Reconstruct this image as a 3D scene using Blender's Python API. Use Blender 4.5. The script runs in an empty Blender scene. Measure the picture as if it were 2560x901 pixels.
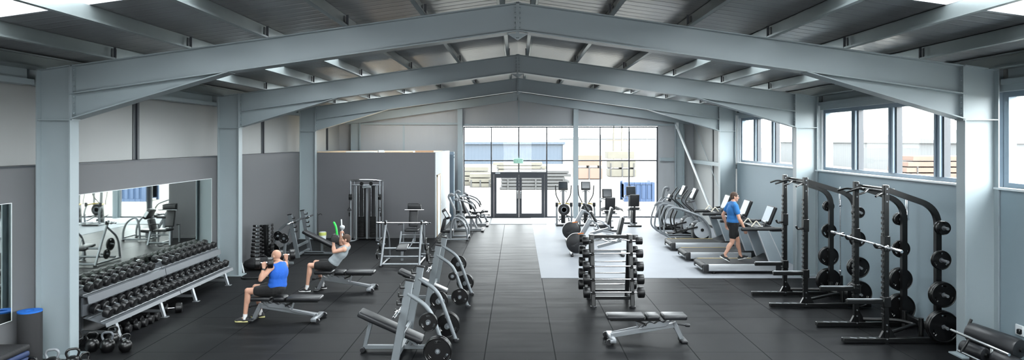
import bpy, bmesh, math, random
from mathutils import Vector, Matrix, Euler
random.seed(7)
sc = bpy.context.scene
COL = sc.collection
PI = math.pi
V = Vector

# ------------------------------------------------------------------ materials
def srgb(r, g, b):
    def f(c):
        c /= 255.0
        return c / 12.92 if c <= 0.04045 else ((c + 0.055) / 1.055) ** 2.4
    return (f(r), f(g), f(b), 1.0)

def mat(name, rgb, rough=0.5, metal=0.0, var=0.06, scale=6.0, bump=0.0, bscale=60.0, spec=0.5, coat=0.0):
    m = bpy.data.materials.new(name); m.use_nodes = True
    nt = m.node_tree; n = nt.nodes; l = nt.links
    b = n['Principled BSDF']
    b.inputs['Roughness'].default_value = rough
    b.inputs['Metallic'].default_value = metal
    b.inputs['Specular IOR Level'].default_value = spec
    b.inputs['Coat Weight'].default_value = coat
    tc = n.new('ShaderNodeTexCoord')
    no = n.new('ShaderNodeTexNoise'); no.inputs['Scale'].default_value = scale; no.inputs['Detail'].default_value = 4
    l.new(tc.outputs['Object'], no.inputs['Vector'])
    mx = n.new('ShaderNodeMix'); mx.data_type = 'RGBA'
    c = srgb(*rgb)
    mx.inputs['A'].default_value = (c[0] * (1 - var), c[1] * (1 - var), c[2] * (1 - var), 1)
    mx.inputs['B'].default_value = (min(1, c[0] * (1 + var)), min(1, c[1] * (1 + var)), min(1, c[2] * (1 + var)), 1)
    l.new(no.outputs['Fac'], mx.inputs['Factor'])
    l.new(mx.outputs['Result'], b.inputs['Base Color'])
    if bump > 0:
        n2 = n.new('ShaderNodeTexNoise'); n2.inputs['Scale'].default_value = bscale; n2.inputs['Detail'].default_value = 3
        l.new(tc.outputs['Object'], n2.inputs['Vector'])
        bp = n.new('ShaderNodeBump'); bp.inputs['Strength'].default_value = bump; bp.inputs['Distance'].default_value = 0.01
        l.new(n2.outputs['Fac'], bp.inputs['Height']); l.new(bp.outputs['Normal'], b.inputs['Normal'])
    return m

def rib_mat(name, rgb, rough, period, axis, depth=0.004):
    """painted sheet with shallow pressed ribs: bump only"""
    m = mat(name, rgb, rough, 0, 0.03, 1.5)
    nt = m.node_tree; n = nt.nodes; l = nt.links
    tc = n.new('ShaderNodeTexCoord'); sp = n.new('ShaderNodeSeparateXYZ'); l.new(tc.outputs['Object'], sp.inputs[0])
    mu = n.new('ShaderNodeMath'); mu.operation = 'MULTIPLY'; mu.inputs[1].default_value = 2 * PI / period
    l.new(sp.outputs[axis], mu.inputs[0])
    si = n.new('ShaderNodeMath'); si.operation = 'SINE'; l.new(mu.outputs[0], si.inputs[0])
    gt = n.new('ShaderNodeMath'); gt.operation = 'SMOOTH_MAX'; gt.inputs[1].default_value = 0.75; gt.inputs[2].default_value = 0.2
    l.new(si.outputs[0], gt.inputs[0])
    bp = n.new('ShaderNodeBump'); bp.inputs['Strength'].default_value = 0.8; bp.inputs['Distance'].default_value = depth * 8
    l.new(gt.outputs[0], bp.inputs['Height']); l.new(bp.outputs['Normal'], n['Principled BSDF'].inputs['Normal'])
    return m

def glass_mat(name, tint=(0.97, 0.99, 0.985), refl=1.0):
    m = bpy.data.materials.new(name); m.use_nodes = True
    nt = m.node_tree; n = nt.nodes; l = nt.links; n.clear()
    o = n.new('ShaderNodeOutputMaterial'); t = n.new('ShaderNodeBsdfTransparent'); g = n.new('ShaderNodeBsdfGlossy')
    t.inputs[0].default_value = (*tint, 1); g.inputs['Roughness'].default_value = 0.02
    f = n.new('ShaderNodeFresnel')
    ge = n.new('ShaderNodeNewGeometry'); mr = n.new('ShaderNodeMapRange'); mr.inputs['To Min'].default_value = 1.45; mr.inputs['To Max'].default_value = 1 / 1.45
    l.new(ge.outputs['Backfacing'], mr.inputs['Value']); l.new(mr.outputs[0], f.inputs['IOR'])   # same reflectance from both sides of a pane
    mu = n.new('ShaderNodeMath'); mu.operation = 'MULTIPLY'; mu.inputs[1].default_value = refl
    l.new(f.outputs[0], mu.inputs[0])
    x = n.new('ShaderNodeMixShader'); l.new(mu.outputs[0], x.inputs[0]); l.new(t.outputs[0], x.inputs[1]); l.new(g.outputs[0], x.inputs[2])
    l.new(x.outputs[0], o.inputs[0])
    return m

def skylight_mat(name):
    m = bpy.data.materials.new(name); m.use_nodes = True
    nt = m.node_tree; n = nt.nodes; l = nt.links; n.clear()
    o = n.new('ShaderNodeOutputMaterial'); t = n.new('ShaderNodeBsdfTransparent'); g = n.new('ShaderNodeBsdfTranslucent')
    t.inputs[0].default_value = (0.9, 0.92, 0.92, 1); g.inputs[0].default_value = (0.85, 0.87, 0.87, 1)
    x = n.new('ShaderNodeMixShader'); x.inputs[0].default_value = 0.35
    l.new(t.outputs[0], x.inputs[1]); l.new(g.outputs[0], x.inputs[2]); l.new(x.outputs[0], o.inputs[0])
    return m

def matte_sheen(m, w0, w1, rough=None, mask=None):
    """porous matt surface: diffuse with a weak sheen that grows only a little towards grazing angles"""
    nt = m.node_tree; n = nt.nodes; l = nt.links; b = n['Principled BSDF']; out = n['Material Output']
    d = n.new('ShaderNodeBsdfDiffuse'); g = n.new('ShaderNodeBsdfGlossy'); x = n.new('ShaderNodeMixShader'); f = n.new('ShaderNodeFresnel')
    f.inputs['IOR'].default_value = 1.45
    k = n.new('ShaderNodeMath'); k.operation = 'MULTIPLY_ADD'; k.inputs[1].default_value = w1; k.inputs[2].default_value = w0; l.new(f.outputs[0], k.inputs[0])
    fac = k.outputs[0]
    if mask is not None:
        k2 = n.new('ShaderNodeMath'); k2.operation = 'MULTIPLY'; l.new(fac, k2.inputs[0]); l.new(mask, k2.inputs[1]); fac = k2.outputs[0]
    l.new(b.inputs['Base Color'].links[0].from_socket, d.inputs[0])
    if b.inputs['Normal'].is_linked:
        for q in (d, g): l.new(b.inputs['Normal'].links[0].from_socket, q.inputs['Normal'])
    if b.inputs['Roughness'].is_linked: l.new(b.inputs['Roughness'].links[0].from_socket, g.inputs['Roughness'])
    else: g.inputs['Roughness'].default_value = rough or b.inputs['Roughness'].default_value
    l.new(fac, x.inputs[0]); l.new(d.outputs[0], x.inputs[1]); l.new(g.outputs[0], x.inputs[2]); l.new(x.outputs[0], out.inputs[0])
    n.remove(b)
    return m

def rubber_floor_mat():
    """black rubber tiles about 1.05 x 1 m with thin joints"""
    m = mat('rubber_tiles', (18, 19, 21), 0.42, 0, 0.3, 3.0, 0.12, 180)
    nt = m.node_tree; n = nt.nodes; l = nt.links; b = n['Principled BSDF']
    tc = n.new('ShaderNodeTexCoord'); sp = n.new('ShaderNodeSeparateXYZ'); l.new(tc.outputs['Object'], sp.inputs[0])
    def math_(op, a, b_=None):
        k = n.new('ShaderNodeMath'); k.operation = op
        for i, q in enumerate((a, b_)):
            if q is None: continue
            if isinstance(q, (int, float)): k.inputs[i].default_value = q
            else: l.new(q, k.inputs[i])
        return k.outputs[0]
    def joint(coord, off, per, w):
        f = math_('FRACT', math_('DIVIDE', math_('SUBTRACT', coord, off), per))
        d = math_('ABSOLUTE', math_('SUBTRACT', f, 0.5))
        return math_('GREATER_THAN', d, 0.5 - w / per / 2)
    jx = joint(sp.outputs[0], -0.49, 1.05, 0.016)
    jy = joint(sp.outputs[1], 10.28, 1.006, 0.010)
    j = math_('MAXIMUM', jx, jy)
    # tone differs a little from tile to tile, with streaks of wear along the rows
    wn = n.new('ShaderNodeTexWhiteNoise'); wn.noise_dimensions = '2D'
    cx = n.new('ShaderNodeCombineXYZ')
    l.new(math_('FLOOR', math_('DIVIDE', math_('SUBTRACT', sp.outputs[0], -0.49), 1.05)), cx.inputs[0])
    l.new(math_('FLOOR', math_('DIVIDE', math_('SUBTRACT', sp.outputs[1], 10.28), 1.006)), cx.inputs[1])
    l.new(cx.outputs[0], wn.inputs['Vector'])
    src = b.inputs['Base Color'].links[0].from_socket
    hs = n.new('ShaderNodeHueSaturation'); l.new(src, hs.inputs['Color'])
    l.new(math_('ADD', math_('MULTIPLY', wn.outputs['Value'], 0.3), 0.85), hs.inputs['Value'])
    mx = n.new('ShaderNodeMix'); mx.data_type = 'RGBA'; l.new(j, mx.inputs['Factor'])
    l.new(hs.outputs[0], mx.inputs['A']); mx.inputs['B'].default_value = (0.008, 0.008, 0.009, 1)
    l.new(mx.outputs['Result'], b.inputs['Base Color'])
    sm = n.new('ShaderNodeMath'); sm.operation = 'MULTIPLY_ADD'; sm.inputs[1].default_value = -0.72; sm.inputs[2].default_value = 1.0; l.new(j, sm.inputs[0])      # the open joints do not shine
    mp = n.new('ShaderNodeMapping'); mp.inputs['Scale'].default_value = (0.6, 5, 1); l.new(tc.outputs['Object'], mp.inputs[0])
    wr = n.new('ShaderNodeTexNoise'); wr.inputs['Scale'].default_value = 1.2; l.new(mp.outputs[0], wr.inputs['Vector'])
    l.new(math_('ADD', math_('MULTIPLY', wr.outputs['Fac'], 0.24), 0.26), b.inputs['Roughness'])
    return matte_sheen(m, 0.003, 0.23, None, sm.outputs[0])

M = {}
M['steel'] = mat('painted_steel', (150, 161, 165), 0.42, 0, 0.03, 2)
M['purlin'] = mat('galvanised_purlin', (134, 142, 143), 0.36, 0.55, 0.12, 3)
M['roof'] = rib_mat('roof_sheet', (128, 130, 133), 0.3, 0.25, 1, 0.0025)
M['clad'] = rib_mat('wall_cladding', (154, 156, 155), 0.55, 0.25, 1, 0.00035)
M['cladx'] = rib_mat('gable_cladding', (162, 164, 166), 0.55, 0.25, 0, 0.0005)
M['grey'] = mat('grey_wall_paint', (94, 95, 97), 0.7, 0, 0.03, 1.2)
M['darkgrey'] = mat('dark_grey_wall_paint', (92, 92, 95), 0.7, 0, 0.03, 1.2)
M['blue_wall'] = mat('blue_grey_wall_paint', (136, 152, 160), 0.6, 0, 0.03, 1.2)
M['white'] = mat('white_paint', (225, 230, 232), 0.5, 0, 0.02, 2)
M['rubber'] = rubber_floor_mat()
M['vinyl'] = matte_sheen(mat('pale_vinyl_floor', (146, 149, 154), 0.4, 0, 0.06, 1.6), 0.012, 0.10)
M['frame'] = mat('anthracite_frame', (52, 56, 62), 0.4, 0, 0.05, 3)
M['alu'] = mat('grey_blue_window_frame', (112, 128, 142), 0.4, 0.1, 0.04, 3)
M['glass'] = glass_mat('clear_glass', refl=0.22)   # reflection turned down so mirrored daylight does not hide the yard
M['skylight'] = skylight_mat('translucent_rooflight')
M['mirror'] = mat('mirror_silver', (226, 234, 230), 0.02, 1.0, 0.0)
M['silver'] = mat('silver_grey_tube', (134, 138, 142), 0.33, 0.5, 0.05, 8)
M['chrome'] = mat('chrome', (225, 227, 230), 0.14, 1.0, 0.03, 8)
M['black_steel'] = mat('black_powder_coat', (11, 12, 13), 0.34, 0, 0.1, 10)
M['black_rubber'] = mat('black_rubber', (13, 13, 15), 0.38, 0, 0.12, 14, 0.15, 90)
M['iron'] = mat('cast_iron_black', (9, 9, 10), 0.3, 0, 0.12, 14)
M['plastic'] = mat('black_plastic', (27, 28, 31), 0.4, 0, 0.08, 10)
M['side_wall'] = mat('pale_grey_wall_paint', (150, 156, 160), 0.6, 0, 0.02, 2)
M['rail'] = mat('aluminium_rail', (178, 181, 184), 0.35, 0.4, 0.05, 8)
M['tray'] = mat('tray_grey', (92, 96, 101), 0.4, 0.1, 0.05, 6)
M['roller'] = mat('roller_foam', (30, 30, 32), 0.75, 0, 0.1, 20)
M['greyplastic'] = mat('grey_plastic', (120, 124, 128), 0.4, 0.1, 0.05, 8)
M['lightplastic'] = mat('light_grey_plastic', (176, 180, 184), 0.4, 0, 0.04, 8)
M['vinylpad'] = mat('black_upholstery', (30, 31, 34), 0.38, 0, 0.1, 20, 0.12, 140)
M['belt'] = mat('treadmill_belt', (36, 36, 38), 0.6, 0, 0.1, 30, 0.1, 200)
M['screen'] = mat('pale_screen', (208, 216, 220), 0.55, 0, 0.05, 14, spec=0.15)
M['darkscreen'] = mat('dark_screen', (44, 50, 56), 0.15, 0, 0.3, 14)
M['blue_foam'] = mat('blue_foam', (20, 100, 190), 0.7, 0, 0.08, 30)
M['yellow'] = mat('yellow_strip', (196, 168, 76), 0.5, 0, 0.06, 10)
M['orange'] = mat('orange_plastic', (214, 120, 60), 0.4, 0, 0.06, 10)
M['green'] = mat('green_plastic', (30, 190, 70), 0.4, 0, 0.05, 10)
M['exit'] = mat('exit_green', (112, 176, 150), 0.4, 0, 0.04, 10)
M['wood'] = mat('raw_board', (214, 190, 160), 0.7, 0, 0.12, 9)
M['cardboard'] = mat('cardboard', (196, 160, 128), 0.8, 0, 0.08, 9)
M['bag'] = mat('black_nylon', (24, 24, 27), 0.7, 0, 0.2, 12, 0.4, 40)
M['mat_blue'] = mat('dark_blue_mat', (28, 46, 84), 0.6, 0, 0.1, 12)

# ------------------------------------------------------------------ mesh builder
def fillet(pts, r=0.05, n=5, closed=False):
    pts = [V(p) for p in pts]
    out = []
    N = len(pts)
    for i, p in enumerate(pts):
        if not closed and i in (0, N - 1):
            out.append(p); continue
        a = pts[i - 1]; b = pts[(i + 1) % N]
        da = (a - p); db = (b - p)
        rr = min(r, da.length * 0.48, db.length * 0.48)
        pa = p + da.normalized() * rr; pb = p + db.normalized() * rr
        for k in range(n + 1):
            t = k / n
            out.append(pa * (1 - t) ** 2 + p * 2 * t * (1 - t) + pb * t * t)
    return out

def frame_from(d, up=(0, 0, 1)):
    d = V(d).normalized(); u = V(up)
    if abs(d.dot(u)) > 0.995: u = V((1, 0, 0)) if abs(d.x) < 0.9 else V((0, 1, 0))
    s = d.cross(u).normalized(); u = s.cross(d).normalized()
    return d, s, u

class MB:
    def __init__(s): s.bm = bmesh.new()
    def box(s, c, size, rot=None, bev=0.0, seg=1):
        Mx = Matrix.Translation(V(c))
        if rot is not None: Mx = Mx @ (rot.to_matrix().to_4x4() if isinstance(rot, Euler) else rot.to_4x4())
        Mx = Mx @ Matrix.Diagonal((size[0], size[1], size[2], 1))
        r = bmesh.ops.create_cube(s.bm, size=1, matrix=Mx)
        if bev > 0:
            ed = list({e for v in r['verts'] for e in v.link_edges})
            bmesh.ops.bevel(s.bm, geom=ed, offset=min(bev, min(size) * 0.49), segments=seg, affect='EDGES', profile=0.5)
        return s
    def b2(s, x0, x1, y0, y1, z0, z1, bev=0.0, seg=1):
        return s.box(((x0 + x1) / 2, (y0 + y1) / 2, (z0 + z1) / 2), (abs(x1 - x0), abs(y1 - y0), abs(z1 - z0)), None, bev, seg)
    def bar(s, p, q, w, h, up=(0, 0, 1), bev=0.004, seg=1):
        p = V(p); q = V(q); d, sd, u = frame_from(q - p, up)
        R = Matrix((sd, d, u)).transposed()
        return s.box((p + q) / 2, (w, (q - p).length, h), R, bev, seg)
    def ring(s, pts):
        return [s.bm.verts.new(p) for p in pts]
    def skin(s, rings, cap=True, closed=False):
        n = len(rings[0])
        for a, b in zip(rings, rings[1:] + ([rings[0]] if closed else [])):
            for i in range(n):
                j = (i + 1) % n
                s.bm.faces.new((a[i], a[j], b[j], b[i]))
        if cap and not closed:
            s.bm.faces.new(list(reversed(rings[0]))); s.bm.faces.new(rings[-1])
        return s
    def tube(s, pts, r, n=10, closed=False, sx=1.0, up=None):
        """round (or oval) pipe along a path; r a number or one per point"""
        pts = [V(p) for p in pts]; N = len(pts)
        rs = r if isinstance(r, (list, tuple)) else [r] * N
        rings = []; u = None
        for i, p in enumerate(pts):
            a = pts[i - 1] if (i > 0 or closed) else p
            b = pts[(i + 1) % N] if (i < N - 1 or closed) else p
            d = (b - a).normalized()
            if u is None: d, sd, u = frame_from(d, up or (0, 0, 1))
            u = (u - d * u.dot(d)).normalized(); sd = d.cross(u)
            rings.append(s.ring([p + (sd * math.cos(2 * PI * k / n) * sx + u * math.sin(2 * PI * k / n)) * rs[i] for k in range(n)]))
        return s.skin(rings, True, closed)
    def rect_tube(s, pts, w, h, up=(0, 0, 1)):
        """rectangular section swept along a path that stays in one plane; w across the plane normal 'up'"""
        pts = [V(p) for p in pts]; N = len(pts); nrm = V(up).normalized(); rings = []
        for i, p in enumerate(pts):
            a = pts[i - 1] if i > 0 else p; b = pts[i + 1] if i < N - 1 else p
            d = (b - a).normalized(); sd = d.cross(nrm).normalized()
            k = 1.0
            if 0 < i < N - 1:
                d1 = (p - a).normalized(); k = 1 / max(0.5, abs(d1.dot(d)))
            rings.append(s.ring([p + sd * h / 2 * k + nrm * w / 2, p - sd * h / 2 * k + nrm * w / 2, p - sd * h / 2 * k - nrm * w / 2, p + sd * h / 2 * k - nrm * w / 2]))
        return s.skin(rings)
    def cyl(s, p, q, r, r2=None, n=16):
        return s.tube([p, q], [r, r if r2 is None else r2], n)
    def lathe(s, prof, o=(0, 0, 0), ax=(0, 0, 1), n=24):
        """prof: (radius, height along ax), first and last closed with a cap"""
        o = V(o); d, sd, u = frame_from(ax)
        rings = [s.ring([o + d * t + (sd * math.cos(2 * PI * k / n) + u * math.sin(2 * PI * k / n)) * max(r, 1e-4) for k in range(n)]) for r, t in prof]
        return s.skin(rings)
    def sph(s, c, r, n=16, rot=None):
        r = (r, r, r) if isinstance(r, (int, float)) else r
        Mx = Matrix.Translation(V(c))
        if rot is not None: Mx = Mx @ rot.to_matrix().to_4x4()
        bmesh.ops.create_uvsphere(s.bm, u_segments=n, v_segments=max(6, n * 2 // 3), radius=1, matrix=Mx @ Matrix.Diagonal((r[0], r[1], r[2], 1)))
        return s
    def prism(s, poly, o=(0, 0, 0), ex=(1, 0, 0), ey=(0, 0, 1), depth=0.02, holes=(), bev=0.0):
        """polygon in the plane (ex, ey) through o, made depth thick, centred on the plane"""
        o = V(o); ex = V(ex); ey = V(ey); nz = ex.cross(ey).normalized()
        edges = []
        for loop in [poly] + list(holes):
            vs = [s.bm.verts.new(o + ex * a + ey * b - nz * depth / 2) for a, b in loop]
            edges += [s.bm.edges.new((vs[i], vs[(i + 1) % len(vs)])) for i in range(len(vs))]
        if holes:
            f = [g for g in bmesh.ops.triangle_fill(s.bm, use_beauty=True, edges=edges, normal=nz)['geom'] if isinstance(g, bmesh.types.BMFace)]
        else:
            f = [s.bm.faces.new([e.verts[0] for e in edges])]
        ret = bmesh.ops.extrude_face_region(s.bm, geom=f)
        bmesh.ops.translate(s.bm, verts=[g for g in ret['geom'] if isinstance(g, bmesh.types.BMVert)], vec=nz * depth)
        return s
    def build(s, name, m, parent=None, smooth=True, angle=38):
        bmesh.ops.recalc_face_normals(s.bm, faces=s.bm.faces)
        me = bpy.data.meshes.new(name); s.bm.to_mesh(me); s.bm.free()
        if smooth and len(me.polygons):
            me.polygons.foreach_set('use_smooth', [True] * len(me.polygons))
            me.set_sharp_from_angle(angle=math.radians(angle))
        me.materials.append(m)
        o = bpy.data.objects.new(name, me); COL.objects.link(o)
        if parent is not None: o.parent = parent
        return o

def tag(o, label=None, cat=None, group=None, kind=None):
    if label: o['label'] = label
    if cat: o['category'] = cat
    if group: o['group'] = group
    if kind: o['kind'] = kind
    return o

def thing(name, label, cat, loc=(0, 0, 0), rz=0.0, group=None, kind=None):
    o = bpy.data.objects.new(name, None); COL.objects.link(o)
    o.empty_display_size = 0.1
    o.location = loc; o.rotation_euler = (0, 0, rz)
    return tag(o, label, cat, group, kind)

def dup(root, loc, rz=None, label=None, group=None, rot=None):
    r = root.copy(); COL.objects.link(r); r.location = loc
    if rz is not None: r.rotation_euler = (0, 0, rz)
    if rot is not None: r.rotation_euler = rot
    if label: r['label'] = label
    if group: r['group'] = group
    for ch in list(root.children):
        c = ch.copy(); COL.objects.link(c); c.parent = r
        for g in list(ch.children):
            d = g.copy(); COL.objects.link(d); d.parent = c
    return r

ORD = ['', 'first', 'second', 'third', 'fourth', 'fifth', 'sixth', 'seventh', 'eighth', 'ninth', 'tenth', 'eleventh', 'twelfth', 'thirteenth',
       'fourteenth', 'fifteenth', 'sixteenth', 'seventeenth', 'eighteenth', 'nineteenth', 'twentieth', 'twenty-first', 'twenty-second']

# ------------------------------------------------------------------ camera (2560 x 901 frame)
FPX, HORIZ, VPX, CAMZ = 1700.0, 352.0, 1294.0, 3.2
cam = bpy.data.cameras.new('camera'); co = bpy.data.objects.new('camera', cam); COL.objects.link(co)
cam.sensor_fit = 'HORIZONTAL'; cam.sensor_width = 36; cam.lens = 36 * FPX / 2560
co.location = (0, 0, CAMZ); co.rotation_euler = (PI / 2, 0, 0)
cam.shift_x = (1280 - VPX) / 2560; cam.shift_y = (HORIZ - 450.5) / 2560
cam.clip_start = 0.05; cam.clip_end = 600
sc.camera = co
SKYS, EXPO = 12.5, 0.0
# ------------------------------------------------------------------ the hall
FR = [10.1, 16.15, 22.2]          # portal frames
GY = 28.2                         # inner face of the far gable
WX = 7.1                          # inner face of the side walls
SL = 0.141                        # roof slope
Y0 = -2.0
def rz_(x): return 5.24 - SL * abs(x)          # top of rafters
def roof(x): return rz_(x) + 0.2               # underside of sheeting

b = MB(); b.b2(-7.5, 7.5, Y0, GY + 0.3, -0.15, 0)
tag(b.build('floor', M['rubber'], smooth=False), 'black rubber tile floor with joints across the whole hall', 'floor', kind='structure')
b = MB(); b.b2(0.55, WX, 15.8, GY - 0.02, 0, 0.006)
tag(b.build('floor_pale', M['vinyl'], smooth=False), 'pale grey vinyl floor area under the cardio machines', 'floor', kind='structure')
b = MB(); b.b2(-1.05, 1.1, 25.9, GY - 0.25, 0, 0.014, 0.004)
tag(b.build('door_mat', mat('grey_entrance_mat', (120, 122, 126), 0.9, 0, 0.15, 60)), 'grey rectangular entrance mat in front of the glass double door', 'door mat')

# side walls
b = MB(); b.b2(-7.4, -WX, Y0, 22.4, 0, 2.81)
tag(b.build('wall_left', M['grey'], smooth=False), 'grey painted lower wall on the left behind the dumbbell rack', 'wall', kind='structure')
b = MB(); b.b2(-7.42, -7.09, Y0, 22.3, 2.81, 2.835)
tag(b.build('trim_1', M['frame'], smooth=False), 'thin dark capping along the top of the grey left wall', 'trim', kind='structure')
b = MB(); b.b2(-7.55, -7.4, Y0, GY + 0.2, 0, roof(7.5))
tag(b.build('wall_left_upper', M['clad'], smooth=False), 'off-white insulated cladding above the grey left wall', 'wall', kind='structure')
jn = [1.0, 7.0, 13.2, 19.75, 26.4]
for i, y in enumerate(jn):
    b = MB(); b.b2(-7.4, -7.36, y - 0.035, y + 0.035, 2.83, 4.3); b.b2(-7.41, -7.385, y - 0.14, y - 0.035, 2.83, 4.3)
    tag(b.build('trim_%d' % (10 + i), M['frame'], smooth=False), '%s vertical cladding joint strip from the near end of left upper wall' % ORD[i + 1], 'trim', kind='structure')

b = MB(); b.b2(WX, 7.4, Y0, 22.0, 0, 2.48)
tag(b.build('wall_right', M['blue_wall'], smooth=False), 'blue-grey painted wall below the strip windows on the right', 'wall', kind='structure')
b = MB(); b.b2(7.3, 7.45, 22.0, GY + 0.2, 0, roof(7.4)); b.b2(7.3, 7.45, Y0, 22.0, 4.02, roof(7.4))
tag(b.build('wall_right_upper', M['clad'], smooth=False), 'pale cladding of the right wall above windows and in the far corner', 'wall', kind='structure')
b = MB(); b.b2(7.06, 7.45, Y0, 22.0, 2.48, 2.51)
tag(b.build('trim_2', M['white'], smooth=False), 'white window sill board running along the right wall', 'trim', kind='structure')
b = MB(); b.b2(7.27, 7.3, 25.3, 25.42, 0, 4.3)
tag(b.build('trim_3', M['frame'], smooth=False), 'dark vertical joint in pale cladding of the far right corner', 'trim', kind='structure')
b = MB(); b.b2(7.14, 7.3, 22.3, GY, 2.28, 2.42)
tag(b.build('trim_4', M['steel'], smooth=False), 'horizontal sheeting rail across the far right corner cladding', 'trim', kind='structure')

# strip windows of the right wall
def strip_window(idx, y0, y1, mull, label):
    w = thing('window_%d' % idx, label, 'window', (7.22, 0, 0), 0, None, 'structure')
    z0, z1 = 2.51, 3.92
    b = MB()
    b.b2(-.02, .1, y0, y1, z0, z0 + .07); b.b2(-.02, .1, y0, y1, z1 - .08, z1); b.b2(-.018, .098, y0 + .001, y0 + .1, z0 + .07, z1 - .08); b.b2(-.018, .098, y1 - .1, y1 - .001, z0 + .07, z1 - .08)
    b.build('window_frame', M['alu'], w, False)
    for y in mull:
        b = MB(); b.b2(-.05, .1, y - .11, y + .06, z0 + .07, z1 - .08); b.b2(-.07, -.05, y - .02, y + .02, z0 + .07, z1 - .08)
        b.build('mullion', M['alu'], w, False)
        b = MB(); b.b2(.0, .11, y + .06, y + .1, z0 + .07, z1 - .08); b.b2(.0, .11, y - .15, y - .11, z0 + .07, z1 - .08)
        b.build('gasket', M['frame'], w, False)
    ys = [y0] + list(mull) + [y1]
    for a, c in zip(ys, ys[1:]):
        b = MB(); b.b2(.04, .05, a + .08, c - .08, z0 + .05, z1 - .06); b.build('pane', M['glass'], w, False)
    b = MB(); b.b2(-.1, .06, y0, y1, z1, z1 + .1)
    b.build('head_rail', M['steel'], w, False)
    return w
strip_window(1, -1.9, 3.9, (-.4, 1.0, 2.5), 'strip window beyond the frame on the right wall, nearest bay')
strip_window(2, 4.25, 10.07, (5.6, 7.0, 8.5), 'strip window at the right picture edge, near bay of right wall')
strip_window(3, 10.09, 16.0, (11.66, 13.1, 14.55), 'four pane strip window above the black squat racks')
strip_window(4, 16.4, 21.9, (17.7, 19.15, 20.6), 'four pane strip window above the treadmills')

b = MB()
for y0, y1 in ((3.9, 4.25), (16.0, 16.4), (21.9, 22.34)): b.b2(7.16, 7.42, y0, y1, 2.5, 4.05); b.b2(7.12, 7.16, y0 + .1, y0 + .2, 2.5, 4.05)
tag(b.build('wall_right_piers', M['white'], smooth=False), 'white piers between the strip windows behind the right columns', 'wall', kind='structure')
# far gable
zr = lambda x: roof(x)
b = MB(); Yc = GY + 0.1
for poly in ([(-7.4, 0), (-2.26, 0), (-2.26, zr(2.26)), (-7.4, zr(7.4))], [(5.83, 0), (7.4, 0), (7.4, zr(7.4)), (5.83, zr(5.83))],
             [(-2.26, 3.8), (5.83, 3.8), (5.83, zr(5.83)), (0, zr(0)), (-2.26, zr(2.26))]):
    b.prism(poly, (0, Yc, 0), depth=0.2)
tag(b.build('wall_back', M['cladx'], smooth=False), 'pale grey clad gable wall around the tall glazed front', 'wall', kind='structure')
b = MB(); b.b2(-6.6, -2.45, GY - .08, GY, 3.86, 3.94); b.b2(-2.3, 6.6, GY - .06, GY, 3.82, 3.9); b.b2(5.9, 6.5, GY - .1, GY, 2.36, 2.5)
tag(b.build('trim_5', M['steel'], smooth=False), 'horizontal grey sheeting rail across the far gable wall', 'trim', kind='structure')
b = MB(); b.b2(-4.76, -4.68, GY - .03, GY, 0, 3.86); b.b2(.02, .08, GY - .03, GY, 3.9, 4.8)
tag(b.build('trim_6', M['steel'], smooth=False), 'vertical joint strips on the far gable cladding', 'trim', kind='structure')

def isec(b, p, q, w, h, up, tf=.016, tw=.012):
    """I section: w flange width, h depth along up"""
    p = V(p); q = V(q); u = V(up)
    d, s_, uu = frame_from(q - p, up)
    b.bar(p + uu * (h / 2 - tf / 2), q + uu * (h / 2 - tf / 2), w, tf, up, 0)
    b.bar(p - uu * (h / 2 - tf / 2), q - uu * (h / 2 - tf / 2), w, tf, up, 0)
    b.bar(p, q, tw, h - 2 * tf, up, 0)

for i, (x, nm) in enumerate(((-2.37, 'left of'), (2.4, 'inside'))):
    b = MB(); isec(b, (x, GY - .13, 0), (x, GY - .13, rz_(x) - .4), .2, .2, (0, 1, 0))
    tag(b.build('column_gable', M['steel'], smooth=False), 'steel gable post standing %s the tall glazing' % nm, 'column', kind='structure')
for s_, nm in ((-1, 'left'), (1, 'right')):
    b = MB(); isec(b, (s_ * 6.68, GY - .14, 0), (s_ * 6.68, GY - .14, rz_(6.6) - .35), .2, .36, (1, 0, 0))
    tag(b.build('column_corner', M['steel'], smooth=False), 'steel corner column of the far gable, %s corner' % nm, 'column', kind='structure')
    b = MB(); b.bar((s_ * 7.1, GY - .16, roof(7.1) - .42), (0, GY - .16, roof(0) - .42), .14, .32, (0, 0, 1), 0)
    tag(b.build('beam_gable', M['steel'], smooth=False), 'shallow gable rafter against the far wall, %s slope' % nm, 'beam', kind='structure')
b = MB(); b.cyl((6.5, GY - .3, 3.85), (7.0, 24.3, .5), .045, n=12); b.box((6.55, GY - .3, 3.82), (.1, .1, .25))
tag(b.build('brace', M['white']), 'pale round diagonal wall brace in the far right corner', 'brace', kind='structure')
b = MB(); b.cyl((7.2, GY - .4, 3.9), (7.2, 22.6, .3), .012, n=8)
tag(b.build('brace_rod', M['steel']), 'thin bracing rod behind the diagonal brace in the far right corner', 'brace', kind='structure')

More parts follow.
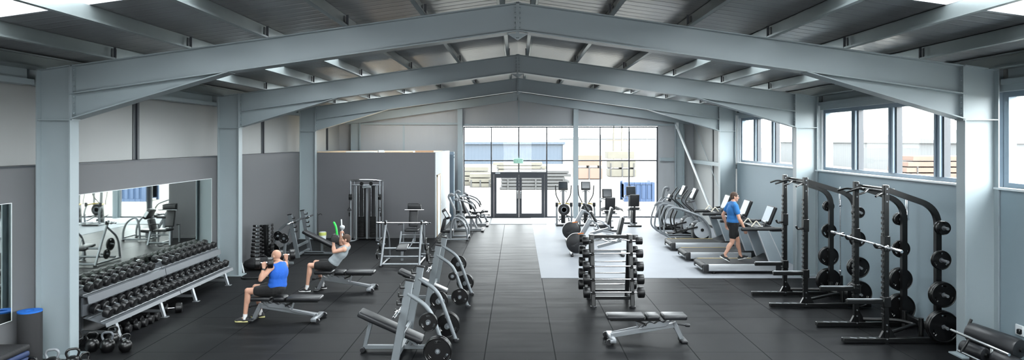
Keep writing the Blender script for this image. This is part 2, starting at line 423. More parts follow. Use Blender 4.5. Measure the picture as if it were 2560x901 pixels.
# glazing of the gable
gx = [-2.25, -1.09, .05, 1.21, 2.36, 3.43, 4.63, 5.82]
GH = 3.79; TZ = 2.37; DH = 1.9
def gable_window(idx, xs, skip, label):
    w = thing('window_%d' % idx, label, 'window', (0, GY + .02, 0), 0, None, 'structure')
    b = MB(); x0, x1 = xs[0], xs[-1]
    b.b2(x0, x1, 0, .1, GH - .06, GH)
    b.b2(x0 + .001, x0 + .05, .002, .098, .06, GH - .06); b.b2(x1 - .05, x1 - .001, .002, .098, .06, GH - .06)
    for a, c in zip(xs, xs[1:]):
        if not skip(a): b.b2(a, c, 0, .1, 0, .06)
    b.build('window_frame', M['frame'], w, False)
    b = MB(); b.b2(x0, x1, .01, .09, TZ - .025, TZ + .025); b.build('transom', M['frame'], w, False)
    for x in xs[1:-1]:
        z0 = DH if abs(x - .05) < .1 else 0
        b = MB(); b.b2(x - .025, x + .025, .008, .092, z0 + .002, GH - .062); b.build('mullion', M['frame'], w, False)
    for a, c in zip(xs, xs[1:]):
        z0 = DH if skip(a) else .04
        b = MB(); b.b2(a + .02, c - .02, .045, .055, z0, TZ); b.build('pane', M['glass'], w, False)
        b = MB(); b.b2(a + .02, c - .02, .045, .055, TZ, GH - .04); b.build('pane', M['glass'], w, False)
gable_window(5, gx[:5], lambda a: -1.2 < a < .2, 'tall shop-front glazing around the double door in the gable')
gable_window(6, gx[4:], lambda a: False, 'tall shop-front glazing behind the exercise bikes, right of the post')

d = thing('door_1', 'anthracite framed glass double door in the middle of the gable glazing', 'door', (0, GY - .02, 0), 0, None, 'structure')
b = MB(); b.b2(-1.09, -.99, .002, .118, .03, DH - .1); b.b2(1.11, 1.21, .002, .118, .03, DH - .1); b.b2(-1.09, 1.21, 0, .12, DH - .1, DH); b.b2(-1.09, 1.21, 0, .12, 0, .03)
b.build('door_frame', M['frame'], d, False)
for s_, x0, x1 in ((-1, -.985, .055), (1, .065, 1.105)):
    b = MB(); st = .11
    b.b2(x0 + .001, x0 + st, .022, .088, .18, DH - .25); b.b2(x1 - st, x1 - .001, .022, .088, .18, DH - .25); b.b2(x0, x1, .02, .09, .031, .18); b.b2(x0, x1, .02, .09, DH - .25, DH - .102)
    lf = b.build('door_leaf', M['frame'], d, False)
    b = MB(); b.b2(x0 + .08, x1 - .08, .05, .06, .15, DH - .22); b.build('glass_panel', M['glass'], lf, False)
    hx = .055 - .06 if s_ < 0 else .065 + .06
    b = MB(); b.tube(fillet([(hx, .02, .8), (hx, -.06, .8), (hx, -.06, 1.12), (hx, .02, 1.12)], .03), .014); b.build('door_handle', M['chrome'], lf)
b = MB(); b.b2(-.92, -.72, -.01, 0, DH - .07, DH - .03); b.build('door_label', M['white'], d, False)

# exit sign on the transom
s = thing('exit_sign', 'small pale green exit sign hung over the glass double door', 'sign', (.03, GY - .12, 2.36), 0)
b = MB(); b.box((0, 0, 0), (.4, .05, .2), None, .01); b.b2(-.01, .01, 0, .03, .1, .16)
b.build('sign_box', mat('pale_green_sign', (186, 232, 214), .4, 0, .03), s)
def letters(parent, txt, o, h, m, name='lettering'):
    G = {'E': [((0, 0), (0, 1)), ((0, 0), (.6, 0)), ((0, .5), (.5, .5)), ((0, 1), (.6, 1))], 'X': [((0, 0), (.65, 1)), ((0, 1), (.65, 0))],
         'I': [((.1, 0), (.1, 1))], 'T': [((0, 1), (.65, 1)), ((.33, 0), (.33, 1))]}
    b = MB(); x = 0
    for ch in txt:
        for (a, c), (e, f) in G[ch]:
            b.bar(V(o) + V(((x + a) * h, 0, c * h)), V(o) + V(((x + e) * h, 0, f * h)), .006, h * .17, (0, 1, 0) if False else (0, 1, 0), 0)
        x += (.45 if ch == 'I' else .9)
    return b.build(name, m, parent, False)
letters(s, 'EXIT', (-.165, -.028, -.055), .11, M['exit'])

# portal frames
def portal(i, y):
    t = thing('portal_frame', '%s steel portal frame from the camera, grey-blue, spanning the hall' % ORD[i + 1], 'steel frame', (0, y, 0), 0, None, 'structure')
    for s_ in (-1, 1):
        b = MB()
        xi, xo, zt = 6.59, 7.08, rz_(6.59)
        for x in (xi, xo): b.b2(s_ * x - .009, s_ * x + .009, -.1, .1, 0, rz_(x) + (0.0 if x == xo else .0))
        b.prism([(s_ * xi, 0), (s_ * xo, 0), (s_ * xo, rz_(xo)), (s_ * xi, zt)], depth=.014)
        b.bar((s_ * xi, 0, rz_(xi)), (s_ * xo, 0, rz_(xo)), .2, .014, (0, 0, 1), 0)
        b.b2(s_ * xi, s_ * xo, -.095, .095, 3.5, 3.515)
        b.b2(s_ * 6.5, s_ * 7.1, -.16, .16, 0, .02)
        b.build('column', M['steel'], t, False)
        D = .42
        b = MB()
        b.prism([(s_ * 6.58, zt), (0, 5.24), (0, 5.24 - D), (s_ * 6.58, zt - D)], depth=.012)
        b.bar((s_ * 6.58, 0, zt - .008), (0, 0, 5.24 - .008), .2, .016, (0, 0, 1), 0)
        b.bar((s_ * 6.58, 0, zt - D), (0, 0, 5.24 - D), .27, .016, (0, 0, 1), 0)
        b.build('rafter', M['steel'], t, False)
        b = MB(); xh = 4.3; zh = rz_(xh) - D
        b.prism([(s_ * 6.58, zt - D), (s_ * xh, zh), (s_ * 6.58, 3.52)], depth=.012)
        b.bar((s_ * 6.58, 0, 3.52), (s_ * (xh - .05), 0, zh), .27, .016, (0, 0, 1), 0)
        b.build('haunch', M['steel'], t, False)
        b = MB(); b.b2(s_ * 6.555, s_ * 6.58, -.1, .1, 3.5, zt)
        e = b.build('end_plate', M['steel'], t, False)
        b = MB()
        for k in range(9):
            z = 3.6 + k * .08
            for yy in (-.06, .06): b.cyl((s_ * 6.56, yy, z), (s_ * 6.535, yy, z), .014, n=6)
        b.build('bolt_row', M['steel'], e)
    b = MB(); b.b2(-.022, -.002, -.1, .1, 5.24 - D - .1, 5.25); b.b2(.002, .022, -.1, .1, 5.24 - D - .1, 5.25)
    b.prism([(-.16, 5.24 - D - .03), (.16, 5.24 - D - .03), (.0, 5.24 - D - .13)], depth=.02)
    e = b.build('apex_plate', M['steel'], t, False)
    b = MB()
    for k in range(6):
        for sx in (-1, 1):
            for yy in (-.06, .06): b.cyl((sx * .02, yy, 4.86 + k * .075), (sx * .045, yy, 4.86 + k * .075), .014, n=6)
    b.build('bolt_row', M['steel'], e)
for i, y in enumerate(FR): portal(i, y)

# purlins: Z sections along the hall, with cleats on each frame
PX = [.26, 1.42, 2.57, 3.75, 4.88, 6.0]
k = 0
for s_, nm in ((-1, 'left'), (1, 'right')):
    for j, x in enumerate(PX):
        p = thing('roof_purlin', '%s galvanised roof purlin from the ridge on the %s slope' % (ORD[j + 1], nm), 'purlin', (s_ * x, 0, rz_(x)), 0, None, 'structure')
        b = MB(); o = s_ * .035
        b.b2(-.003 , .003, Y0, GY, .005, .195); b.b2(-.003, o * 2, Y0, GY, .189, .195); b.b2(-o * 2, .003, Y0, GY, .005, .011)
        b.b2(o * 2 - .003, o * 2 + .003, Y0, GY, .17, .195); b.b2(-o * 2 - .003, -o * 2 + .003, Y0, GY, .005, .03)
        b.build('web', M['purlin'], p, False)
        for y in FR:
            b = MB(); b.b2(-s_ * .04, -s_ * .075, y - .07, y - .06, 0, .18); b.b2(-s_ * .006, -s_ * .075, y - .07, y + .05, 0, .01); b.b2(-s_ * .006, -s_ * .016, y - .06, y + .05, .01, .17)
            b.build('cleat', M['frame'], p, False)
    e = MB(); x = 7.0
    e.b2(s_ * 7.0, s_ * 7.2, Y0, GY, rz_(7) + .0, rz_(7) + .19); e.b2(s_ * 6.93, s_ * 7.0, Y0, GY, rz_(7), rz_(7) + .02); e.b2(s_ * 6.93, s_ * 7.0, Y0, GY, rz_(7) + .17, rz_(7) + .19)
    tag(e.build('beam_eaves', M['purlin'], smooth=False), 'eaves beam along the top of the %s wall' % nm, 'beam', kind='structure')
    e = MB()
    for y0, y1 in ((Y0, 9.98), (10.22, 16.03), (16.27, 22.08), (22.32, GY)):
        e.b2(s_ * 7.09, s_ * 7.3, y0, y1, 4.02, 4.1); e.b2(s_ * 7.2, s_ * 7.38, y0, y1, 4.1, 4.3)
    tag(e.build('beam_strut', M['steel'], smooth=False), 'horizontal steel rail under the eaves of the %s wall' % nm, 'beam', kind='structure')

# roof sheeting with rooflights
SKY = [(0.0, 2.6), (3.4, 7.75), (12.1, 14.2), (18.2, 20.2), (24.3, 26.1)]  # first row added unseen, second lengthened out of view, to brighten the rafters
SX = [2.57, 3.75, 4.88, 6.0]
b = MB()
def slab(b, x0, x1, y0, y1, t=.08, up=0):
    if x0 > x1: x0, x1 = x1, x0
    p = [(x0, roof(x0) + up), (x1, roof(x1) + up), (x1, roof(x1) + up + t), (x0, roof(x0) + up + t)]
    b.prism(p, (0, (y0 + y1) / 2, 0), depth=abs(y1 - y0))
for s_ in (-1, 1):
    slab(b, 0, s_ * 2.57, Y0, GY + .3); slab(b, s_ * 6.0, s_ * 7.6, Y0, GY + .3)
    ya = Y0
    for y0, y1 in SKY:
        slab(b, s_ * 2.57, s_ * 6.0, ya, y0); ya = y1
    slab(b, s_ * 2.57, s_ * 6.0, ya, GY + .3)
tag(b.build('ceiling', M['roof'], smooth=False), 'ribbed metal roof sheeting above the purlins', 'ceiling', kind='structure')
k = 0
for s_, nm in ((-1, 'left'), (1, 'right')):
    for r, (y0, y1) in enumerate(SKY):
        for c in range(3):
            b = MB(); slab(b, s_ * (SX[c] + .01), s_ * (SX[c + 1] - .01), y0 + .01, y1 - .01, .006, .02)
            k += 1
            tag(b.build('window_roof_%d' % k, M['skylight'], smooth=False), 'translucent rooflight, %s row from the camera, %s from the ridge, %s slope' % (ORD[r + 1], ORD[c + 1], nm), 'rooflight', kind='structure')
# grey room in the far left corner
b = MB(); b.b2(-WX, -2.72, 22.34, 22.44, 0, 2.81)
tag(b.build('wall_room_front', M['darkgrey'], smooth=False), 'dark grey front wall of the small room in the far left corner', 'wall', kind='structure')
b = MB(); b.b2(-2.84, -2.7, 22.36, 27.0, 0, 2.81)
tag(b.build('wall_room_side', M['side_wall'], smooth=False), 'pale side wall of the small corner room facing the aisle', 'wall', kind='structure')
b = MB(); b.b2(-WX, -2.86, 22.46, 27.0, 2.7, 2.8)
tag(b.build('ceiling_room', M['wood'], smooth=False), 'flat top of the small corner room', 'ceiling', kind='structure')
b = MB(); b.b2(-6.55, -2.75, 22.315, 22.34, 0, .09)
tag(b.build('baseboard_room', M['grey'], smooth=False), 'grey skirting along the dark grey room wall', 'baseboard', kind='structure')
b = MB(); b.b2(-2.95, -2.55, 27.2, 27.5, 0, 2.75)
for z in (2.5, 2.62): b.b2(-2.97, -2.53, 27.17, 27.2, z, z + .06)
tag(b.build('wall_recess', M['alu'], smooth=False), 'grey boxed-in riser between corner room and gable glazing', 'wall', kind='structure')
d = thing('door_2', 'white narrow door in the pale side wall of the corner room', 'door', (-2.7, 23.2, 0), 0, None, 'structure')
b = MB(); b.b2(0, .03, -.48, -.42, 0, 2.05); b.b2(0, .03, .42, .48, 0, 2.05); b.b2(0, .03, -.48, .48, 1.99, 2.05)
b.build('door_frame', M['wood'], d, False)
b = MB(); b.b2(.0, .015, -.42, .42, .01, 1.99); lf = b.build('door_leaf', M['white'], d, False)
b = MB(); b.cyl((.015, .34, 1.0), (.06, .34, 1.0), .01); b.cyl((.06, .35, 1.0), (.06, .24, 1.0), .01); b.build('door_handle', M['chrome'], lf)
for i, (x, y, w, dd, h, a, m, lab) in enumerate((
        (-6.2, 22.66, .9, .3, .025, .05, 'wood', 'pale timber plank on the room roof, leftmost of the boards'), (-5.2, 22.63, .95, .33, .03, -.04, 'white', 'white board on the room roof beside the leftmost plank'),
        (-4.55, 22.62, .18, .2, .07, .4, 'white', 'crumpled white scrap on the room roof between the boards'), (-3.95, 22.64, .9, .3, .03, .03, 'wood', 'long pale timber board in the middle of the room roof'),
        (-3.12, 22.8, .6, .5, .055, .1, 'cardboard', 'brown cardboard sheet on the right end of the room roof'), (-6.88, 22.66, .34, .25, .06, 0, 'black_steel', 'black pipe offcut box on the left end of the room roof'))):
    b = MB(); b.box((0, 0, h / 2), (w, dd, h), None, .004)
    o = b.build('board' if m != 'white' or w > .5 else 'paper_scrap', M[m]); o.location = (x, y, 2.811); o.rotation_euler = (0, 0, a); tag(o, lab, 'board')

# near end of the hall, out of view; opening added to let in fill light
b = MB(); b.prism([(-7.5, 3.1), (7.5, 3.1), (7.5, roof(7.5)), (0, roof(0)), (-7.5, roof(7.5))], (0, Y0 - .06, 0), depth=.1); b.b2(-7.5, -1.2, Y0 - .11, Y0 - .01, 0, 3.1); b.b2(1.2, 7.5, Y0 - .11, Y0 - .01, 0, 3.1)
tag(b.build('wall_front', M['cladx'], smooth=False), 'unseen clad end wall behind the viewer, with an opening added to let in light', 'wall', kind='structure')
# mirrors on the left wall
for y0, y1, lab in ((2.0, 9.52, 'large wall mirror at the left picture edge above the foam roller'), (10.35, 15.75, 'large wall mirror above the dumbbell rack')):
    t = thing('wall_mirror', lab, 'mirror', (-WX, (y0 + y1) / 2, .68))
    w = y1 - y0
    b = MB(); b.b2(0.002, .012, -w / 2, w / 2, 0, 1.64); b.build('mirror_glass', M['mirror'], t, False)
    b = MB(); e = .007
    b.b2(0.001, .016, -w / 2 - e, -w / 2, -e, 1.64 + e); b.b2(0.001, .016, w / 2, w / 2 + e, -e, 1.64 + e); b.b2(0.001, .016, -w / 2, w / 2, 1.64, 1.64 + e); b.b2(0.001, .016, -w / 2, w / 2, -e, 0)
    b.build('mirror_edge', M['white'], t, False)

# socket on the right wall
t = thing('wall_socket', 'white double wall socket low on the right wall at the picture edge', 'socket', (WX, 9.6, .52))
b = MB(); b.box((-.012, 0, 0), (.024, .15, .15), None, .006); b.build('socket_plate', M['white'], t)
b = MB(); b.box((-.04, -.03, -.01), (.05, .06, .07), None, .01); b.build('plug', M['black_rubber'], t)

# ------------------------------------------------------------------ outside
OUT = {}
OUT['ground'] = mat('pale_concrete_yard', (100, 97, 91), .9, 0, .12, .3)
OUT['blue'] = rib_mat('blue_sheet', (50, 61, 73), .5, .5, 0)
OUT['blue2'] = rib_mat('container_blue', (27, 50, 80), .5, .3, 0, .01)
OUT['white'] = rib_mat('white_sheet', (92, 95, 97), .5, .5, 1)
OUT['orange'] = mat('orange_brick_stack', (100, 80, 70), .8, 0, .1, 2)
OUT['tan'] = mat('tan_material', (88, 85, 77), .9, 0, .15, 2)
OUT['greyb'] = mat('grey_goods', (58, 58, 58), .8, 0, .12, 2)
b = MB(); b.b2(-160, 160, GY + .32, 300, -.2, -.06); b.b2(7.52, 160, -60, GY + .32, -.2, -.06); b.b2(-160, -7.56, -60, GY + .32, -.2, -.06)
tag(b.build('ground_outside', OUT['ground'], smooth=False), 'pale sandy yard outside the glazing', 'ground', kind='structure')
t = thing('warehouse', 'long blue warehouse seen through the gable glazing above the door', 'building', (0, 95, -.06))
b = MB(); b.b2(-30, 6.3, 0, 25, 0, 2.75); b.build('wall', OUT['blue'], t, False)
b = MB(); b.prism([(-30.3, 2.75), (6.6, 2.75), (6.6, 3.05), (-30.3, 3.05)], (0, 12.4, 0), depth=25.6); b.build('roof', OUT['blue'], t, False)
b = MB(); b.b2(6.3, 6.5, -.2, 0, 0, 3.0); b.build('downpipe', OUT['white'], t, False)
def container(loc, rz, label, m, L=6.0, H=2.5, D=2.4):
    t = thing('shipping_container', label, 'container', loc, rz)
    b = MB(); n = int(L / .3)
    for i in range(n): b.b2(-L / 2 + i * .3, -L / 2 + i * .3 + .17, -D / 2 - .03, D / 2 + .03, .15, H - .15)
    b.b2(-L / 2, L / 2, -D / 2, D / 2, .1, H - .05); b.build('body', m, t, False)
    b = MB()
    for x in (-L / 2, L / 2):
        for y in (-D / 2, D / 2): b.box((x, y, H / 2), (.14, .14, H))
    b.b2(-L / 2, L / 2, -D / 2 - .05, -D / 2 + .05, H - .12, H); b.b2(-L / 2, L / 2, -D / 2 - .05, -D / 2 + .05, 0, .14)
    b.build('frame', m, t, False)
    return t
container((6.5, 37, -.06), 0.0, 'small blue ribbed container in the yard behind the exercise bikes', OUT['blue2'], 1.5, 1.04, 1.3)
def stack(name, loc, w, d, h, rows, m, label, cat):
    t = thing(name, label, cat, loc)
    b = MB()
    for r in range(rows):
        hh = h / rows
        b.box((random.uniform(-.05, .05) * w, 0, r * hh + hh * .45), (w * random.uniform(.9, 1), d, hh * .8), None, .02)
    b.build('load', m, t, False)
    b = MB()
    for x in (-w * .4, 0, w * .4): b.box((x, 0, .01), (.1, d * 1.04, h * 1.02 / 1))
    b.build('strap', OUT['greyb'], t, False)
    return t
for nm, loc, w, d, h, r, m, lab, cat in (
    ('brick_stack', (-3.4, 50, -.06), 3.0, 1.5, 1.4, 4, 'tan', 'tan pallet stack in the yard seen left of the door', 'pallet stack'),
    ('timber_stack', (1.2, 46, -.06), 4.6, 2, 1.3, 6, 'greyb', 'grey timber stack in the yard seen through the right door leaf', 'timber stack'),
    ('block_stack', (0.2, 70, -.06), 5.5, 2, 1.1, 3, 'tan', 'tan block stack in the yard behind the timber stack', 'block stack'),
    ('brick_stack', (6.0, 58, -.06), 2.4, 2, 2.2, 2, 'orange', 'orange brick stack in the yard right of the steel post', 'brick stack'),
    ('block_stack', (9.4, 62, -.06), 2.6, 2, 2.4, 3, 'tan', 'tall tan block stack in the yard behind the blue container', 'block stack'),
    ('crate_stack', (-2.6, 48, -.06), 1.6, 1.2, 1.0, 3, 'tan', 'low tan crate stack in the yard seen through left door leaf', 'crate stack')):
    stack(nm, loc, w, d, h, r, OUT[m], lab, cat)
t = thing('yard_mast', 'slim twin mast standing in the yard right of the steel post', 'mast', (10.6, 75, -.06))
b = MB(); b.cyl((0, 0, 0), (0, 0, 6.0), .1); b.cyl((.9, 0, 0), (.9, 0, 5.6), .09); b.build('mast', OUT['tan'], t)
b = MB(); b.bar((-.8, 0, 3.3), (1.8, 0, 3.3), .1, .12); b.bar((0, 0, 4.6), (.9, 0, 4.6), .08, .08); b.build('crossbar', OUT['orange'], t)
t = thing('sheds', 'pale low sheds on the far side of the yard at right', 'shed', (30, 130, -.06))
b = MB(); b.b2(-22, 14, 0, 12, 0, 3.6); b.build('wall', OUT['white'], t, False)
b = MB(); b.prism([(-22.4, 3.6), (14.4, 3.6), (-4, 5.4)], (0, 6, 0), depth=12.4); b.build('roof', OUT['white'], t, False)
# to the right of the hall
t = thing('warehouse', 'white gabled warehouse seen through the strip window above the racks', 'building', (47, 84, -.06))
b = MB(); b.b2(-6, 14, -22, 22, 0, 3.0); b.build('wall', OUT['white'], t, False)
b = MB(); b.prism([(-22.4, 3.0), (22.4, 3.0), (0, 4.6)], (4, 0, 0), (0, 1, 0), (0, 0, 1), depth=20.6); b.build('roof', OUT['white'], t, False)
container((36, 43, -.06), PI / 2 - .3, 'pale grey container outside the strip window above the near squat rack', OUT['white'], 5, 3.3, 3)
stack('brick_stack', (38, 60, -.06), 9, 3, 2.0, 4, OUT['orange'], 'orange brick stack outside the strip window above the racks', 'brick stack')
container((33, 24, -.06), PI / 2, 'tan container outside the window at the right picture edge', OUT['tan'], 7, 3.3, 3)

# ------------------------------------------------------------------ light: an overcast sky through glazing and rooflights
w = bpy.data.worlds.new('overcast_sky'); sc.world = w; w.use_nodes = True
n = w.node_tree.nodes; l = w.node_tree.links; bg = n['Background']
tc = n.new('ShaderNodeTexCoord'); sp = n.new('ShaderNodeSeparateXYZ'); l.new(tc.outputs['Generated'], sp.inputs[0])
cr = n.new('ShaderNodeValToRGB'); cr.color_ramp.elements[0].position = 0.0; cr.color_ramp.elements[0].color = (.96, .98, 1, 1)
cr.color_ramp.elements[1].position = .9; cr.color_ramp.elements[1].color = (.95, .985, 1.02, 1)
l.new(sp.outputs[2], cr.inputs[0]); l.new(cr.outputs[0], bg.inputs[0])
# the cloud is thinner towards +x, where the sun stands
mr = n.new('ShaderNodeMapRange'); mr.inputs['From Min'].default_value = -1; mr.inputs['To Min'].default_value = SKYS * .6; mr.inputs['To Max'].default_value = SKYS * 2.2
l.new(sp.outputs[0], mr.inputs['Value']); l.new(mr.outputs[0], bg.inputs[1])
bg.inputs[1].default_value = SKYS
def portal_light(loc, rot, sx, sy):
    L = bpy.data.lights.new('sky_portal', 'AREA'); L.shape = 'RECTANGLE'; L.size = sx; L.size_y = sy; L.energy = 1
    L.cycles.is_portal = True
    o = bpy.data.objects.new('sky_portal', L); COL.objects.link(o); o.location = loc; o.rotation_euler = rot
portal_light((1.78, GY + .5, 1.9), (-PI / 2, 0, 0), 8.2, 3.9)
portal_light((7.55, 10, 3.2), (0, PI / 2, 0), 1.5, 24)
for s_ in (-1, 1):
    for y0, y1 in SKY:
        portal_light((s_ * 4.29, (y0 + y1) / 2, roof(4.29) + .16), (0, s_ * math.atan(SL), 0), 3.5, 1.9)
portal_light((0, Y0 - .2, 1.55), (PI / 2, 0, 0), 2.4, 3.1)
sc.view_settings.view_transform = 'Standard'; sc.view_settings.look = 'None'; sc.view_settings.gamma = 1.0
sc.view_settings.use_curve_mapping = False; sc.view_settings.exposure = EXPO
cy = sc.cycles
cy.use_denoising = True; cy.max_bounces = 8; cy.diffuse_bounces = 5; cy.glossy_bounces = 4; cy.transparent_max_bounces = 12
cy.caustics_reflective = False; cy.caustics_refractive = False; cy.sample_clamp_indirect = 8
# ------------------------------------------------------------------ equipment helpers
def tubep(parent, name, m, pts, r=.025, f=.06, n=10):
    b = MB(); b.tube(fillet(pts, f) if len(pts) > 2 else pts, r, n); return b.build(name, M[m], parent)
def barp(parent, name, m, p, q, w, h, up=(0, 0, 1), bev=.006):
    b = MB(); b.bar(p, q, w, h, up, bev); return b.build(name, M[m], parent)
def boxp(parent, name, m, c, size, rot=None, bev=.01, seg=2):
    b = MB(); b.box(c, size, rot, bev, seg); return b.build(name, M[m], parent)
def padp(parent, name, p, q, w, t, m='vinylpad', up=(0, 0, 1), bev=.03):
    b = MB(); b.bar(p, q, w, t, up, bev, 3); return b.build(name, M[m], parent)

def circ(r, n, c=(0, 0), a0=0.0): return [(c[0] + r * math.cos(a0 + 2 * PI * k / n), c[1] + r * math.sin(a0 + 2 * PI * k / n)) for k in range(n)]
PROTO = {}
def plate(loc, r, label, group, t=None, rz=0.0):
    """weight plate, axis along local y, with three grip slots, a raised rim and a steel hub"""
    key = ('plate', round(r, 3), t)
    if key not in PROTO:
        tt = t or (.028 + r * .1)
        b = MB()
        holes = [circ(.026, 16)]
        if r > .1:
            for k in range(3):
                a = PI / 2 + k * 2 * PI / 3; ri, ro, da = r * .6, r * .76, .3
                holes.append([(ri * math.cos(a + s_), ri * math.sin(a + s_)) for s_ in (-da, -da / 2, 0, da / 2, da)] + [(ro * math.cos(a + s_), ro * math.sin(a + s_)) for s_ in (da, da / 2, 0, -da / 2, -da)])
        b.prism(circ(r * .97, 40), (0, 0, 0), (1, 0, 0), (0, 0, 1), tt * .55, holes)
        prof = []
        for k in range(12):
            a = 2 * PI * k / 12
            prof.append((r * .93 + r * .07 * math.cos(a), tt / 2 * math.sin(a)))
        rings = [b.ring([V((q * math.cos(2 * PI * i / 40), h, q * math.sin(2 * PI * i / 40))) for i in range(40)]) for q, h in prof]
        b.skin(rings, False, True)
        o = b.build('weight_plate', M['iron'])
        b = MB()
        for s_ in (-1, 1):
            rr = [b.ring([V((q * math.cos(2 * PI * i / 20), h, q * math.sin(2 * PI * i / 20))) for i in range(20)]) for q, h in ((.027, s_ * tt * .2), (.027, s_ * tt * .52), (.034, s_ * tt * .52), (.038, s_ * tt * .2))]
            b.skin(rr, False, True)
        b.build('hub_ring', M['tray'], o)
        tag(o, label, 'weight plate', group); o.location = loc; o.rotation_euler = (0, 0, rz); PROTO[key] = o
        return o
    o = dup(PROTO[key], loc, rz, label, group); o['label'] = label; o['group'] = group
    return o

def barbell(loc, L, label, group, rot=None, sl=.42):
    """olympic bar along local y"""
    t = thing('barbell', label, 'barbell', loc, 0, group)
    s_ = L / 2 - sl
    b = MB(); b.cyl((0, -s_, 0), (0, s_, 0), .014, n=12); b.build('shaft', M['chrome'], t)
    for k in (-1, 1):
        b = MB(); b.lathe([(.032, 0), (.038, .01), (.038, .03), (.025, .035), (.025, sl - .01), (.02, sl)], (0, k * s_, 0), (0, k, 0), 14); b.build('sleeve', M['chrome'], t)
    if rot: t.rotation_euler = rot
    return t

def dumbbell(loc, rot, label, group, L=.32, r=.078, kind='rubber'):
    key = ('db', kind, round(L, 3), round(r, 3))
    if key not in PROTO:
        t = thing('dumbbell', label, 'dumbbell', loc, 0, group)
        h = L * .33
        for k in (-1, 1):
            b = MB(); b.lathe([(r * .45, 0), (r * .86, .004), (r, .016), (r, h - .018), (r * .9, h - .003), (r * .5, h)], (k * (L / 2 - h), 0, 0), (k, 0, 0), 14 if kind == 'rubber' else 6)
            b.lathe([(r * .42, h - .001), (r * .42, h + .003)], (k * (L / 2 - h), 0, 0), (k, 0, 0), 14)
            b.build('head', M['black_rubber'], t, angle=30)
        g = L / 2 - h
        hr = 1.35 if kind == 'hex' else 1
        b = MB(); b.lathe([(q_ * hr, z_) for q_, z_ in [(.02, -g - .01), (.017, -g * .8), (.0155, -g * .5), (.0175, 0), (.0155, g * .5), (.017, g * .8), (.02, g + .01)]], (0, 0, 0), (1, 0, 0), 12)
        b.build('handle', M['chrome'], t)
        t.rotation_euler = rot; PROTO[key] = t
        return t
    return dup(PROTO[key], loc, None, label, group, rot)

def kettlebell(loc, rz, label, s=1.0, handle='silver', tilt=0.0):
    t = thing('kettlebell', label, 'kettlebell', loc, rz, 'kettlebells on the floor by the left wall')
    b = MB(); b.lathe([(.03 * s, 0), (.062 * s, .004 * s), (.092 * s, .045 * s), (.102 * s, .095 * s), (.094 * s, .14 * s), (.07 * s, .175 * s), (.03 * s, .195 * s)], n=22)
    b.build('body', M['iron'], t)
    b = MB(); b.tube(fillet([(-.05 * s, 0, .165 * s), (-.078 * s, 0, .24 * s), (-.05 * s, 0, .285 * s), (.05 * s, 0, .285 * s), (.078 * s, 0, .24 * s), (.05 * s, 0, .165 * s)], .04 * s), .0155 * s, 10)
    b.build('handle', M[handle], t)
    if tilt: t.rotation_euler = (tilt, 0, rz)
    return t

# ------------------------------------------------------------------ left wall: dumbbell rack
def rack_unit(y0, y1, label, legs):
    t = thing('dumbbell_rack', label, 'dumbbell rack', (-6.75, (y0 + y1) / 2, 0), 0, 'two tier dumbbell racks along the mirror wall')
    L = (y1 - y0) / 2 - .01
    def tray(nm, xf, zf, xb, zb, lip):
        b = MB()
        b.prism([(xf, zf), (xb, zb), (xb, zb - .008), (xf, zf - .008)], (0, 0, 0), (1, 0, 0), (0, 0, 1), 2 * L)
        b.prism([(xf, zf + .012), (xf + .012, zf + .012), (xf + .03, zf - lip), (xf + .02, zf - lip)], (0, 0, 0), (1, 0, 0), (0, 0, 1), 2 * L)
        o = b.build(nm, M['tray'], t, False)
        for k in (.22, .78):
            x = xf + (xb - xf) * k; z = zf + (zb - zf) * k
            b = MB(); b.cyl((x, -L, z + .014), (x, L, z + .014), .012, n=8); b.build('support_rail', M['silver'], o)
    tray('lower_tray', .31, .33, -.03, .43, .05)
    tray('upper_tray', .03, .75, -.30, .83, .11)
    for yy in [q - (y0 + y1) / 2 for q in legs]:
        b = MB(); b.bar((.27, yy, .31), (.36, yy, .012), .07, .045, (1, 0, 0)); b.build('leg', M['silver'], t)
        b = MB(); b.bar((-.27, yy, .0), (-.27, yy, .8), .06, .05, (1, 0, 0)); b.bar((-.27, yy, .42), (.3, yy, .31), .05, .05); b.bar((-.27, yy, .78), (.02, yy, .72), .05, .05)
        b.bar((-.27, yy, .12), (.33, yy, .12), .05, .05); b.build('side_frame', M['silver'], t)
        b = MB(); b.box((.37, yy, .008), (.12, .1, .016), None, .004); b.build('foot', M['silver'], t)
    b = MB(); b.b2(-.06, -.04, -L, L, .45, .74); b.build('back_panel', M['tray'], t, False)
    return t
rack_unit(10.6, 12.95, 'grey two tier dumbbell rack nearer the camera, below the mirror', (10.93, 12.3))
rack_unit(12.95, 15.35, 'grey two tier dumbbell rack at the far end of the mirror, beside the second column', (13.5, 15.0))
tl = math.atan(.1 / .34)
for i in range(20):
    y = 10.78 + i * .2285
    r = .086 - i * .0008
    dumbbell((-6.6, y, .385 + .026 + .086 / math.cos(tl)), (0, tl, 0), '%s black dumbbell from the near end of the lower rack tier' % ORD[i + 1], 'black dumbbells on the lower rack tier', .32, .084 if i < 10 else .078)
tu = math.atan(.08 / .33)
ys = [10.75 + k * .2285 for k in range(9)] + [13.1 + k * .2285 for k in range(10)]
for i, y in enumerate(ys):
    dumbbell((-6.88, y, .79 + .026 + .078 / math.cos(tu)), (0, tu, 0), '%s black dumbbell from the near end of the upper rack tier' % ORD[i + 1], 'black dumbbells on the upper rack tier', .30, .075)
for i, (x, y, a) in enumerate([(-6.62, 11.12, .3), (-6.56, 11.3, .1), (-6.52, 11.49, .12), (-6.5, 11.68, .1), (-6.5, 11.88, .15), (-6.5, 12.08, .05)]):
    dumbbell((x, y, .073), (0, 0, a), '%s black dumbbell from the near end on the floor under the rack' % ORD[i + 1], 'dumbbells on the floor under the rack', .26, .072)
dumbbell((-6.42, 12.62, .09), (0, 0, .35), 'large black dumbbell on the floor under the rack, apart from the others', 'dumbbells on the floor under the rack', .36, .09)

